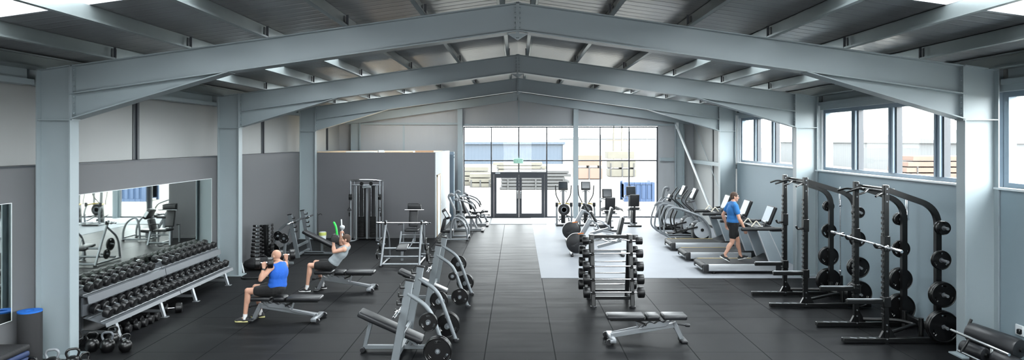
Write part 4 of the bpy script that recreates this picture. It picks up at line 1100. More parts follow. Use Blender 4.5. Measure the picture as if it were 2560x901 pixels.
def fixed_bar(loc, r, label, ez=False):
    key = ('fb', r, ez)
    if key in PROTO: return dup(PROTO[key], loc, None, label, 'fixed barbells on the barbell rack')
    t = thing('fixed_barbell', label, 'fixed barbell', loc, 0, 'fixed barbells on the barbell rack')
    for k in (-1, 1):
        b = MB(); b.lathe([(r * .5, 0), (r * .92, .004), (r, .015), (r, .115), (r * .92, .126), (r * .6, .13)], (k * .455, 0, 0), (k, 0, 0), 18); b.build('head', M['black_rubber'], t)
    b = MB()
    if ez: b.tube(fillet([(-.46, 0, 0), (-.3, 0, 0), (-.2, -.0, .03), (-.1, 0, -.02), (0, 0, .0), (.1, 0, -.02), (.2, 0, .03), (.3, 0, 0), (.46, 0, 0)], .05), .014, 10)
    else: b.cyl((-.46, 0, 0), (.46, 0, 0), .0145, n=12)
    b.build('shaft', M['chrome'], t)
    PROTO[key] = t
    return t
for f, nm in ((-1, 'front'), (1, 'rear')):
    for j in range(5):
        z = .29 + .24 * j; y = 13.4 + f * (.36 - .3 * z / 1.34 + .075)
        fixed_bar((1.83 + (.015 if f < 0 else -.015), y, z), (.105, .1, .095, .085, .075)[j], 'fixed barbell, %s from the bottom, %s side of the barbell rack' % (ORD[j + 1], nm), j == 4)

# ------------------------------------------------------------------ treadmills
def treadmill(loc, label):
    t = thing('treadmill', label, 'treadmill', loc, 0, 'treadmills facing the right wall')
    for k in (-1, 1):
        b = MB(); b.b2(.12, 1.75, k * .42 - .045, k * .42 + .045, .09, .25, .012, 2); sr = b.build('side_rail', M['rail'], t)
        b = MB(); b.b2(.03, .16, k * .42 - .05, k * .42 + .05, .06, .255, .02, 2); b.build('end_cap', M['plastic'], t)
        b = MB(); b.b2(.1, 1.6, k * .385 - .012, k * .385 + .012, .25, .256); b.build('edge_strip', M['yellow'] if k > 0 else M['plastic'], sr)
    b = MB(); b.b2(.1, 1.72, -.37, .37, .2, .252, .006); b.build('belt', M['belt'], t)
    b = MB(); b.cyl((.08, -.37, .185), (.08, .37, .185), .065, n=18); b.build('rear_roller', M['belt'], t)
    b = MB(); b.b2(.02, .07, -.28, .28, .09, .13, .01); b.build('lift_handle', M['lightplastic'], t)
    b = MB(); b.b2(.15, 1.85, -.38, .38, .05, .19); b.build('deck_frame', M['plastic'], t)
    b = MB(); b.prism([(1.4, .24), (1.6, .3), (1.75, .38), (2.0, .36), (2.06, .2), (2.06, .05), (1.6, .05), (1.4, .2)], (0, 0, 0), (1, 0, 0), (0, 0, 1), .86)
    bmesh.ops.bevel(b.bm, geom=list(b.bm.edges), offset=.015, segments=2, affect='EDGES', profile=.5); b.build('motor_hood', M['plastic'], t)
    for x in (.3, 1.9):
        for k in (-1, 1):
            b = MB(); b.cyl((x, k * .36, 0), (x, k * .36, .06), .035, n=12); b.build('foot', M['black_rubber'], t)
    for k in (-1, 1):
        b = MB(); b.prism([(1.32, 1.05), (1.58, 1.05), (1.93, .3), (1.6, .3)], (0, k * .44, 0), depth=.05)
        m_ = b.build('mast_panel', M['panelgrey'], t, False)
        b = MB(); b.bar((1.58, k * .44, 1.05), (1.93, k * .44, .3), .06, .025); b.bar((1.32, k * .44, 1.05), (1.6, k * .44, .3), .06, .02); b.build('panel_edge', M['lightplastic'], m_, False)
        b = MB(); b.lathe([(.02, 0), (.042, .015), (.046, .05), (.046, .7), (.055, .75), (.055, .97), (.05, .99)], (.93, k * .42, 1.08), (1, 0, -.0), 14); b.build('handrail', M['plastic'], t)
        b = MB(); b.tube(fillet([(1.22, k * .3, 1.13), (1.34, k * .3, 1.27), (1.44, k * .3, 1.14)], .03), .014, 8); b.build('grip_loop', M['cream'], t)
    b = MB(); b.b2(1.32, 1.75, -.45, .45, 1.04, 1.14, .03, 3); b.build('console_shelf', M['plastic'], t)
    R = Euler((0, .38, 0))
    b = MB(); b.box((1.76, 0, 1.38), (.09, .5, .46), R, .035, 3); c = b.build('console', M['plastic'], t)
    o = V((1.76, 0, 1.38)) + R.to_matrix() @ V((-.046, 0, .02))
    b = MB(); b.box(o, (.006, .43, .36), R, .002); b.build('screen', M['screen'], c, False)
    o2 = V((1.76, 0, 1.38)) + R.to_matrix() @ V((-.05, 0, -.185))
    b = MB(); b.box(o2, (.012, .4, .05), R, .004); b.build('button_strip', M['lightplastic'], c)
    for k in (-1, 1): tubep(t, 'console_arm', 'plastic', [(1.5, k * .36, 1.1), (1.52, k * .36, 1.2), (1.62, k * .2, 1.22)], .03, .05, 8)
    return t
M['panelgrey'] = mat('grey_blue_panel', (140, 150, 156), .4, 0, .04, 6)
M['cream'] = mat('cream_plastic', (222, 214, 196), .4, 0, .04, 6)
TM = treadmill((4.4, 16.65, .0), 'treadmill nearest the camera, with the walking man on it')
dup(TM, (4.4, 18.35, 0), 0, 'middle treadmill of the three facing the right wall')
dup(TM, (4.4, 20.05, 0), 0, 'treadmill farthest from the camera, beside the hooped cross trainers')

# ------------------------------------------------------------------ hooped cross trainers beside the treadmills
def hoop_trainer(loc, label, rz=0):
    t = thing('cross_trainer', label, 'cross trainer', loc, rz, 'hooped cross trainers')
    for k in (-1, 1):
        y = k * .31
        b = MB(); b.tube(fillet([(.62, y, .045), (.3, y, .05), (.02, y, .3), (.06, y, .68), (.2, y, 1.02)], .14, 7), .026, 10)
        h = b.build('hoop', M['silver'], t)
        b = MB(); b.tube(fillet([(.16, y, .96), (.28, y, 1.09), (.52, y, 1.06), (.9, y, .92), (1.2, y, .8), (1.42, y, .55), (1.5, y, .3), (1.5, y, .05)], .12, 7), [.036] * 2 + [.04] * 43 if False else .038, 12, False, .8); b.build('shroud_arch', M['greyplastic'], t)
        tubep(t, 'base_rail', 'silver', [(.55, y, .05), (1.5, y, .05)], .03)
        b = MB(); b.lathe([(.05, 0), (.2, .006), (.262, .012), (.27, .03), (.262, .045)], (1.26, k * .2, .37), (0, k, 0), 32); d_ = b.build('flywheel_cover', M['lightplastic'], t)
        b = MB(); b.lathe([(.05, .0), (.05, .06), (.03, .065)], (1.26, k * .2, .37), (0, k, 0), 18); b.build('hub', M['iron'], d_)
        ph = .15 * k
        b = MB(); b.bar((1.26 + ph, y * .85, .37 + .1), (.42, y * .62, .24 - ph * .3), .04, .05); b.build('crank_link', M['black_steel'], t)
        b = MB(); b.box((.62, y * .5, .32 - ph * .3), (.36, .14, .04), Euler((0, .15, 0)), .012, 2); b.box((.8, y * .5, .37 - ph * .3), (.03, .14, .08), None, .01); b.build('pedal', M['plastic'], t)
        b = MB(); b.tube(fillet([(.44, y * .8, .3), (.34, y * .8, .7), (.46, y * .8, .98)], .2), .024, 10); b.build('swing_arm', M['black_steel'], t)
        b = MB(); b.tube(fillet([(1.12, y * .8, .78), (1.0, y * .8, .98), (.72, y * .85, 1.22), (.74, y * .85, 1.36), (.92, y * .85, 1.6)], .09, 6), .021, 10); b.build('moving_handle', M['plastic'], t)
    b = MB(); b.b2(1.0, 1.5, -.17, .17, .08, .56, .05, 3); b.build('drive_housing', M['plastic'], t)
    b = MB(); b.bar((1.32, 0, .5), (1.0, 0, 1.3), .09, .1, (1, 0, 0)); b.build('mast', M['greyplastic'], t)
    R = Euler((0, .42, 0)); c0 = V((1.06, 0, 1.5))
    b = MB(); b.box(c0, (.08, .42, .38), R, .03, 3); c = b.build('console', M['plastic'], t)
    b = MB(); b.box(c0 + R.to_matrix() @ V((-.042, 0, .01)), (.006, .36, .3), R, .002); b.build('screen', M['screen'], c, False)
    b = MB(); b.tube(fillet([(1.05, -.14, 1.28), (.88, -.14, 1.24), (.84, 0, 1.24), (.88, .14, 1.24), (1.05, .14, 1.28)], .06), .018, 8); b.build('fixed_handle', M['plastic'], t)
    b = MB(); b.b2(.5, 1.5, -.3, .3, .03, .07, .01); b.build('base_plate', M['black_steel'], t)
    return t
H1 = hoop_trainer((4.58, 21.75, 0), 'hooped cross trainer beside the farthest treadmill')
dup(H1, (4.55, 23.05, 0), 0, 'hooped cross trainer second from the treadmills')
# curved top machine behind them
t = thing('step_climber', 'machine with a curved white hook top behind the hooped cross trainers', 'climber', (5.0, 24.6, .006))
b = MB(); b.tube(fillet([(.2, 0, .1), (.28, 0, .9), (.25, 0, 1.2), (.32, 0, 1.48), (.44, 0, 1.5), (.46, 0, 1.42), (.4, 0, 1.38)], .1, 6), .045, 12); b.build('post', M['greyplastic'], t)
b = MB(); b.box((.5, 0, 1.12), (.12, .34, .26), Euler((0, .4, 0)), .03, 3); b.build('console', M['plastic'], t)
b = MB(); b.b2(0, 1.0, -.3, .3, .03, .12, .02, 2); b.build('base', M['plastic'], t)
for k in (-1, 1): tubep(t, 'handle', 'silver', [(.2, k * .25, .12), (.1, k * .25, .9), (.3, k * .25, 1.15), (.5, k * .2, 1.12)], .022, .15)

# ------------------------------------------------------------------ cross trainers facing the gable, seen from behind
def rear_trainer(loc, label):
    t = thing('cross_trainer', label, 'cross trainer', loc, 0, 'cross trainers facing the gable glazing')
    for k in (-1, 1):
        b = MB(); b.tube(fillet([(k * .27, -.45, .03), (k * .28, -.5, .5), (k * .27, -.35, .8)], .1), .035, 10); sp_ = b.build('rear_post', M['silver'], t)
        b = MB(); b.lathe([(.04, 0), (.055, .02), (.055, .14), (.045, .16)], (k * .27, -.4, .72), (0, 0, 1), 12); b.build('post_cap', M['plastic'], sp_)
        b = MB(); b.tube(fillet([(k * .1, .2, .75), (k * .16, .1, .9), (k * .28, 0, 1.12), (k * .3, -.02, 1.5)], .12), .02, 10); b.build('moving_handle', M['plastic'], t)
        b = MB(); b.tube(fillet([(k * .27, -.38, .78), (k * .22, -.1, .8), (k * .1, .1, .8)], .1), .028, 8); b.build('guide_rail', M['yellow'], t)
        b = MB(); b.box((k * .16, -.2, .3 + k * .06), (.13, .36, .04), None, .012, 2); b.build('pedal', M['plastic'], t)
        tubep(t, 'base_rail', 'silver', [(k * .27, -.6, .05), (k * .27, .5, .05)], .03)
        b = MB(); b.bar((k * .2, .2, .35), (k * .18, -.5, .2), .04, .05); b.build('crank_link', M['black_steel'], t)
    b = MB(); b.cyl((-.3, -.58, .045), (.3, -.58, .045), .035, n=12); b.build('rear_foot', M['plastic'], t)
    b = MB(); b.lathe([(.08, 0), (.2, .01), (.22, .03), (.22, .1), (.2, .12)], (.02, -.05, .58), (0, -1, 0), 28); fw = b.build('flywheel_cover', M['plastic'], t)
    b = MB(); b.lathe([(.12, .121), (.12, .13), (.09, .135), (.09, .121)], (.02, -.05, .58), (0, -1, 0), 24); b.build('ring', M['greyplastic'], fw)
    b = MB(); b.bar((0, .1, .05), (0, .05, .78), .16, .2, (0, 1, 0), .03, 2); b.build('drive_housing', M['plastic'], t)
    b = MB(); b.bar((0, .08, .75), (0, .12, 1.3), .1, .08, (0, 1, 0), .01); b.build('mast', M['greyplastic'], t)
    R = Euler((-.3, 0, 0)); c0 = V((0, .08, 1.47))
    b = MB(); b.box(c0, (.36, .07, .34), R, .04, 3); c = b.build('console', M['plastic'], t)
    b = MB(); b.box(c0 + R.to_matrix() @ V((0, -.038, .02)), (.29, .006, .24), R, .002); b.build('screen', M['darkscreen'], c, False)
    b = MB(); b.tube(fillet([(-.14, .0, 1.24), (-.05, -.04, 1.3), (.05, -.04, 1.3), (.14, .0, 1.24)], .05), .015, 8); b.build('fixed_handle', M['greyplastic'], t)
    return t
E1 = rear_trainer((1.74, 25.9, 0), 'cross trainer with raised arms beside the glass door, left of the steel post')
dup(E1, (2.6, 25.9, 0), 0, 'cross trainer with raised arms just right of the steel gable post')

# ------------------------------------------------------------------ upright bikes
def upright_bike(loc, rz, label, twin=True):
    t = thing('exercise_bike', label, 'exercise bike', loc, rz, 'upright exercise bikes')
    for y in (-.45, .5):
        b = MB(); b.bar((-.26, y, .04), (.26, y, .04), .07, .06, (0, 0, 1), .02, 2); b.build('foot_bar', M['plastic'], t)
    b = MB(); b.bar((0, -.45, .07), (0, .5, .07), .09, .08); b.build('base_beam', M['greyplastic'], t)
    b = MB(); b.bar((0, -.25, .1), (0, -.32, .62), .12, .09, (0, 1, 0), .02, 2); b.build('seat_post', M['plastic'], t)
    b = MB(); b.bar((0, -.32, .6), (0, -.2, .62), .1, .06); b.tube([(-.26, -.3, .62), (.26, -.3, .62)], .02, 10); b.build('seat_rail', M['silver'], t)
    b = MB(); b.box((0, -.28, .69), (.38, .36, .08), None, .035, 3); b.build('seat', M['vinylpad'], t)
    b = MB(); b.box((0, -.42, .98), (.36, .08, .46), Euler((.12, 0, 0)), .04, 3); b.build('backrest', M['vinylpad'], t)
    b = MB(); b.bar((0, -.38, .6), (0, -.46, .9), .06, .04, (0, 1, 0)); b.build('back_post', M['plastic'], t)
    b = MB(); b.lathe([(.06, 0), (.24, .01), (.26, .03), (.26, .11), (.24, .13), (.06, .14)], (-.07, .15, .36), (1, 0, 0), 28); b.build('drive_housing', M['plastic'], t)
    for k in (-1, 1):
        b = MB(); b.bar((k * .09, .12, .36), (k * .09, .12 + k * .14, .3), .02, .03); b.box((k * .15, .12 + k * .14, .3), (.1, .08, .03), None, .008); b.build('pedal', M['plastic'], t)
    b = MB(); b.bar((0, .3, .4), (0, .42, 1.15), .09, .08, (0, 1, 0)); b.build('mast', M['silver'], t)
    R = Euler((-.2, 0, 0)); c0 = V((0, .4, 1.28))
    b = MB(); b.box(c0, (.36, .07, .34), R, .03, 3); c = b.build('console', M['plastic'], t)
    b = MB(); b.box(c0 + R.to_matrix() @ V((0, -.038, .01)), (.28, .006, .26), R, .002); b.build('screen', M['darkscreen'], c, False)
    b = MB(); b.tube(fillet([(-.24, .1, 1.0), (-.26, .3, 1.12), (0, .42, 1.05), (.26, .3, 1.12), (.24, .1, 1.0)], .08), .02, 8); b.build('handlebar', M['greyplastic'], t)
    return t
U1 = upright_bike((4.33, 25.6, 0), 0, 'exercise bike with oval backrest in front of the blue container view')
dup(U1, (3.25, 24.3, 0), 0, 'exercise bike with a black jacket-like cover, behind the barbell rack')
t = thing('seat_cover', 'dark cloth draped over the seat of the exercise bike behind the barbell rack', 'cloth', (3.27, 24.02, .80))
b = MB(); N = 12
vs = [[b.bm.verts.new((-.34 + .78 * i / N, -.24 + .5 * j / 8, .035 + .03 * math.sin(i * 1.3 + j) - .16 * max(0, abs(i / N - .5) * 2 - .45) - .1 * max(0, .4 - j / 8))) for i in range(N + 1)] for j in range(9)]
for j in range(8):
    for i in range(N): b.bm.faces.new((vs[j][i], vs[j][i + 1], vs[j + 1][i + 1], vs[j + 1][i]))
ret = bmesh.ops.extrude_face_region(b.bm, geom=list(b.bm.faces)); bmesh.ops.translate(b.bm, verts=[g for g in ret['geom'] if isinstance(g, bmesh.types.BMVert)], vec=(0, 0, .012))
b.build('cloth', M['bag'], t, True, 80)

# ------------------------------------------------------------------ recumbent / spin machines in the middle
def recumbent(loc, rz, label):
    """faces -x: flywheel at -x, seat with backrest at +x"""
    t = thing('recumbent_bike', label, 'exercise bike', loc, rz, 'recumbent bikes behind the barbell rack')
    b = MB(); b.lathe([(.06, 0), (.25, .012), (.275, .03), (.275, .1), (.25, .12), (.06, .13)], (-.5, -.14, .36), (0, 1, 0), 30); fw = b.build('flywheel_cover', M['plastic'], t)
    b = MB(); b.bar((-.46, -.155, .62), (-.3, -.155, .64), .006, .03); b.build('accent', M['orange'], fw)
    b = MB(); b.lathe([(.05, 0), (.23, .012), (.25, .03), (.25, .08), (.23, .1), (.05, .11)], (-.42, .08, .36), (0, 1, 0), 30); b.build('drive_housing', M['plastic'], t)
    for x in (-.62, .78):
        b = MB(); b.bar((x, -.3, .04), (x, .3, .04), .08, .06, (0, 0, 1), .02, 2); b.build('foot_bar', M['plastic'], t)
    b = MB(); b.bar((-.6, 0, .1), (.75, 0, .1), .1, .09); b.build('base_beam', M['silver'], t)
    b = MB(); b.bar((-.5, 0, .3), (-.1, 0, 1.0), .11, .13, (1, 0, 0), .02, 2); b.build('mast', M['silver'], t)
    R = Euler((0, -.5, 0)); c0 = V((-.02, 0, 1.08))
    b = MB(); b.box(c0, (.07, .3, .34), R, .03, 3); c = b.build('console', M['plastic'], t)
    b = MB(); b.box(c0 + R.to_matrix() @ V((.038, 0, 0)), (.006, .25, .28), R, .002); b.build('screen', M['darkscreen'], c, False)
    b = MB(); b.tube(fillet([(-.1, -.2, .98), (.06, -.24, .92), (.12, -.22, .78), (.02, -.1, .72)], .08), .018, 8); b.tube(fillet([(-.1, .2, .98), (.06, .24, .92), (.12, .22, .78), (.02, .1, .72)], .08), .018, 8); b.build('handlebar', M['silver'], t)
    b = MB(); b.bar((.1, 0, .24), (.75, 0, .42), .1, .08); b.build('seat_rail', M['silver'], t)
    b = MB(); b.box((.46, 0, .52), (.42, .4, .09), Euler((0, -.1, 0)), .04, 3); b.build('seat', M['vinylpad'], t)
    b = MB(); b.box((.74, 0, .82), (.09, .4, .54), Euler((0, .22, 0)), .04, 3); b.build('backrest', M['vinylpad'], t)
    b = MB(); b.bar((.68, 0, .38), (.78, 0, .8), .07, .05, (1, 0, 0)); b.build('back_post', M['silver'], t)
    for k in (-1, 1):
        b = MB(); b.tube(fillet([(.7, k * .26, .5), (.5, k * .3, .62), (.3, k * .3, .64)], .08), .018, 8); b.build('side_handle', M['silver'], t)
        b = MB(); b.bar((-.46, k * .15, .36), (-.46 + k * .12, k * .17, .3), .02, .03); b.box((-.46 + k * .14, k * .22, .3), (.1, .1, .03), None, .008); b.build('pedal', M['plastic'], t)
    return t
R1 = recumbent((2.12, 18.9, .006), 0, 'recumbent bike directly behind the barbell rack')
dup(R1, (2.18, 21.5, .006), 0, 'recumbent bike farther from the barbell rack, second of the two')

# ------------------------------------------------------------------ leg machines by the corner room
t = thing('leg_machine', 'silver leg machine with a slanted head pad by the white room door', 'leg machine', (-2.02, 22.05, 0))
for y in (-.38, .38):
    b = MB(); b.tube(fillet([(-.12, y, .03), (-.1, y, .5), (.0, y, .78), (.3, y, .62), (.42, y, .3), (.42, y, .03)], .15, 7), .032, 10); b.build('arch', M['silver'], t)
    tubep(t, 'base_rail', 'silver', [(-.35, y, .05), (.42, y, .05)], .03)
    b = MB(); b.lathe([(.045, 0), (.045, .03), (.03, .04)], (.42, y, 0)); b.build('foot', M['plastic'], t)
tubep(t, 'cross_tube', 'silver', [(.42, -.38, .1), (.42, .38, .1)], .025)
R = Euler((0, -.55, 0))
b = MB(); b.box((-.27, -.1, .84), (.15, .4, .36), R, .05, 3); p = b.build('head_pad', M['vinylpad'], t)
b = MB(); b.box(V((-.27, -.1, .84)) + R.to_matrix() @ V((.0, -.202, 0)), (.09, .006, .2), R, .002); b.build('pad_label', M['white'], p)
padp(t, 'back_pad', (-.32, -.1, .68), (-.42, -.1, .25), .34, .1, up=(1, 0, 0))
padp(t, 'seat_pad', (-.38, -.1, .28), (-.06, -.1, .3), .36, .09)
barp(t, 'seat_post', 'silver', (-.2, -.1, .05), (-.2, -.1, .26), .08, .08, (1, 0, 0))
barp(t, 'mast', 'silver', (-.4, 0, .03), (-.3, 0, .74), .07, .08, (1, 0, 0)); barp(t, 'cross_tube', 'silver', (-.35, -.38, .05), (-.35, .38, .05), .06, .05)
def press_machine(loc, rz, label):
    t = thing('chest_press_machine', label, 'press machine', loc, rz, 'chest press machines by the corner room')
    b = MB(); b.tube(fillet([(-.25, 0, .05), (-.3, 0, .8), (-.5, 0, 1.22), (-.42, 0, 1.32), (-.3, 0, 1.24)], .09, 6), .045, 12); b.build('mast', M['silver'], t)
    padp(t, 'back_pad', (-.05, 0, 1.2), (.12, 0, .62), .28, .1, up=(1, 0, 0)); padp(t, 'seat_pad', (.12, 0, .5), (.5, 0, .5), .36, .09)
    barp(t, 'back_frame', 'silver', (-.12, 0, 1.25), (.5, 0, .1), .08, .07, (1, 0, 0))
    barp(t, 'seat_post', 'silver', (.3, 0, .06), (.3, 0, .46), .08, .08, (1, 0, 0)); barp(t, 'base_beam', 'silver', (-.35, 0, .05), (.75, 0, .05), .09, .08)
    for x in (-.32, .72): barp(t, 'foot_bar', 'plastic', (x, -.38, .035), (x, .38, .035), .09, .06)
    for k in (-1, 1):
        b = MB(); b.tube(fillet([(-.3, k * .1, 1.1), (-.1, k * .4, 1.15), (.3, k * .42, 1.0), (.42, k * .35, .85)], .12), .026, 10); b.build('press_arm', M['silver'], t)
        b = MB(); b.cyl((.4, k * .36, .9), (.46, k * .33, .74), .026, n=10); b.build('grip', M['plastic'], t)
        b = MB(); b.cyl((-.15, k * .36, 1.12), (-.15, k * .56, 1.14), .022); b.build('plate_horn', M['silver'], t)
    tubep(t, 'roller_bar', 'chrome', [(.55, -.25, .55), (.55, .25, .55)], .02)
    for k in (-1, 1):
        b = MB(); b.lathe([(.05, 0), (.06, .01), (.06, .16), (.05, .17)], (.55, k * .16 - .085, .55), (0, 1, 0), 14); b.build('roller_pad', M['vinylpad'], t)
    return t
m1 = press_machine((-1.95, 24.1, 0), 0, 'silver chest press machine behind the leg machine')
dup(m1, (-1.85, 25.55, 0), 0, 'silver chest press machine farthest back, beside the glazing')
dup(BENCH, (-1.79, 26.95, 0), 0, 'small adjustable bench in front of the glazing left of the door')
# ------------------------------------------------------------------ people
def capsule(b, p, q, r1, r2, n=14):
    p = V(p); q = V(q); L = (q - p).length
    if L < 1e-5: return b.sph(p, r1, n)
    prof = [(max(1e-3, r1 * math.sin(a)), -r1 * math.cos(a)) for a in (0.05, .5, 1.0, PI / 2)] + [(max(1e-3, r2 * math.sin(a)), L + -r2 * math.cos(a)) for a in (PI / 2, 2.14, 2.64, 3.09)]
    return b.lathe(prof, p, q - p, n)
def ell(b, c, r, fwd=(1, 0, 0), up=(0, 0, 1), n=20):
    u = V(up).normalized(); f = (V(fwd) - u * V(fwd).dot(u)).normalized(); s_ = u.cross(f)
    R = Matrix((f, s_, u)).transposed()
    bmesh.ops.create_uvsphere(b.bm, u_segments=n, v_segments=n * 2 // 3, radius=1, matrix=Matrix.Translation(V(c)) @ R.to_4x4() @ Matrix.Diagonal((r[0], r[1], r[2], 1)))
    return b
def fuse(b, name, m, parent, vox=.008, it=6, fac=.5):
    """several closed volumes into ONE continuous surface"""
    o = b.build(name, m, None)
    rm = o.modifiers.new('fuse', 'REMESH'); rm.mode = 'VOXEL'; rm.voxel_size = vox; rm.use_smooth_shade = True
    sm = o.modifiers.new('relax', 'SMOOTH'); sm.factor = fac; sm.iterations = it
    dg = bpy.context.evaluated_depsgraph_get(); ev = o.evaluated_get(dg)
    me = bpy.data.meshes.new_from_object(ev); o.modifiers.clear()
    old = o.data; o.data = me; bpy.data.meshes.remove(old)
    me.materials.clear(); me.materials.append(m)
    me.polygons.foreach_set('use_smooth', [True] * len(me.polygons)); me.update()
    if parent is not None: o.parent = parent
    return o
def rot_about(v, ax, a): return Matrix.Rotation(a, 3, V(ax).normalized()) @ V(v)

def hand(b, w, d, n, s_, curl=(1.2, 1.3, .8), k=1.0, thumb=.6):
    """palm from wrist w along d, palm side n, thumb side s_; returns the centre of the grip"""
    w = V(w); d = V(d).normalized(); n = V(n); n = (n - d * n.dot(d)).normalized(); s0 = V(s_); s_ = d.cross(n).normalized()
    if s_.dot(s0) < 0: s_ = -s_
    ax = d.cross(n)
    ln = (.9, 1.0, .95, .76)
    for i in range(4):
        off = s_ * (.033 - .0215 * i) * k
        kn = w + d * (.088 - .004 * abs(i - 1)) * k + off
        capsule(b, w + d * .012 * k + off * .65, kn, .0155 * k, .0125 * k, 8)
        p = kn; dir_ = d; a = 0
        for seg, r in zip((.042, .027, .021), (.0098, .009, .0078)):
            a = curl[(.042, .027, .021).index(seg)]
            dir_ = rot_about(dir_, ax, a)
            q = p + dir_ * seg * ln[i] * k
            capsule(b, p, q, (r + .0008) * k, r * k, 8); p = q
    t0 = w + d * .022 * k + s_ * .024 * k + n * .006 * k
    t1 = t0 + (s_ * .75 + d * .55 + n * .35).normalized() * .042 * k
    t2 = t1 + (d * (.7 - thumb) + n * (.5 + thumb) + s_ * (.25 - thumb * .6)).normalized() * .032 * k
    t3 = t2 + (n * (.4) + d * .3 - s_ * thumb * .9).normalized() * .025 * k
    capsule(b, t0, t1, .0155 * k, .0115 * k, 8); capsule(b, t1, t2, .011 * k, .0102 * k, 8); capsule(b, t2, t3, .0102 * k, .008 * k, 8)
    return w + d * .083 * k + n * .032 * k

def shoe(parent, ankle, fwd, pitch, m_up, m_sole, k=1.0):
    """sole contacts z = ankle.z - .085 when flat"""
    a = V(ankle); f = V(fwd); f.z = 0; f.normalize(); up = V((0, 0, 1)); s_ = up.cross(f)
    R = Matrix.Rotation(pitch, 3, s_)
    f = R @ f; up = R @ up
    def P(x, y, z): return a + (f * x + s_ * y + up * z) * k
    b = MB()
    ell(b, P(-.035, 0, -.035), (.052 * k, .036 * k, .04 * k), f, up); ell(b, P(-.005, 0, -.005), (.048 * k, .036 * k, .048 * k), f, up)
    ell(b, P(.06, 0, -.035), (.08 * k, .04 * k, .042 * k), f, up); ell(b, P(.13, 0, -.05), (.065 * k, .044 * k, .028 * k), f, up); ell(b, P(.03, 0, -.055), (.11 * k, .038 * k, .028 * k), f, up)
    o = fuse(b, 'shoe', m_up, parent, .008, 4)
    outline = []
    for i in range(28):
        t = 2 * PI * i / 28
        x = .055 + .142 * math.cos(t); w = .036 + .011 * max(0, math.cos(t * 1.0 - .3)) - .006 * math.exp(-((x - .03) / .03) ** 2)
        outline.append((x, w * math.sin(t) * 1.0))
    b = MB(); b.prism([(x * k, y * k) for x, y in outline], P(0, 0, -.072), f, s_, .026 * k); b.build('sole', m_sole, o)
    return o

SKIN = mat('skin', (192, 146, 124), .5, 0, .08, 9)
SKIN2 = mat('skin_light', (198, 152, 130), .5, 0, .08, 9)
HAIR = mat('brown_hair', (74, 54, 42), .7, 0, .2, 60, .5, 120)
EYEW = mat('eye_white', (235, 232, 228), .3); EYED = mat('eye_dark', (44, 34, 28), .3)
BLUE1 = mat('blue_shirt', (28, 92, 190), .8, 0, .1, 14, .3, 30)
BLUE2 = mat('blue_tshirt', (44, 112, 176), .85, 0, .08, 12, .3, 26)
GREYT = mat('grey_marl_tank', (150, 158, 162), .9, 0, .1, 50, .3, 26)
SHORT = mat('black_shorts', (14, 14, 16), .85, 0, .15, 20, .4, 24)
SHOED = mat('dark_shoe', (44, 44, 46), .7, 0, .2, 50); SHOEB = mat('black_shoe', (26, 26, 30), .7, 0, .2, 50)
SOLEY = mat('yellowish_sole', (206, 200, 140), .6); SOLEW = mat('white_sole', (222, 222, 220), .6)
SOCK = mat('white_sock', (224, 224, 224), .9); 

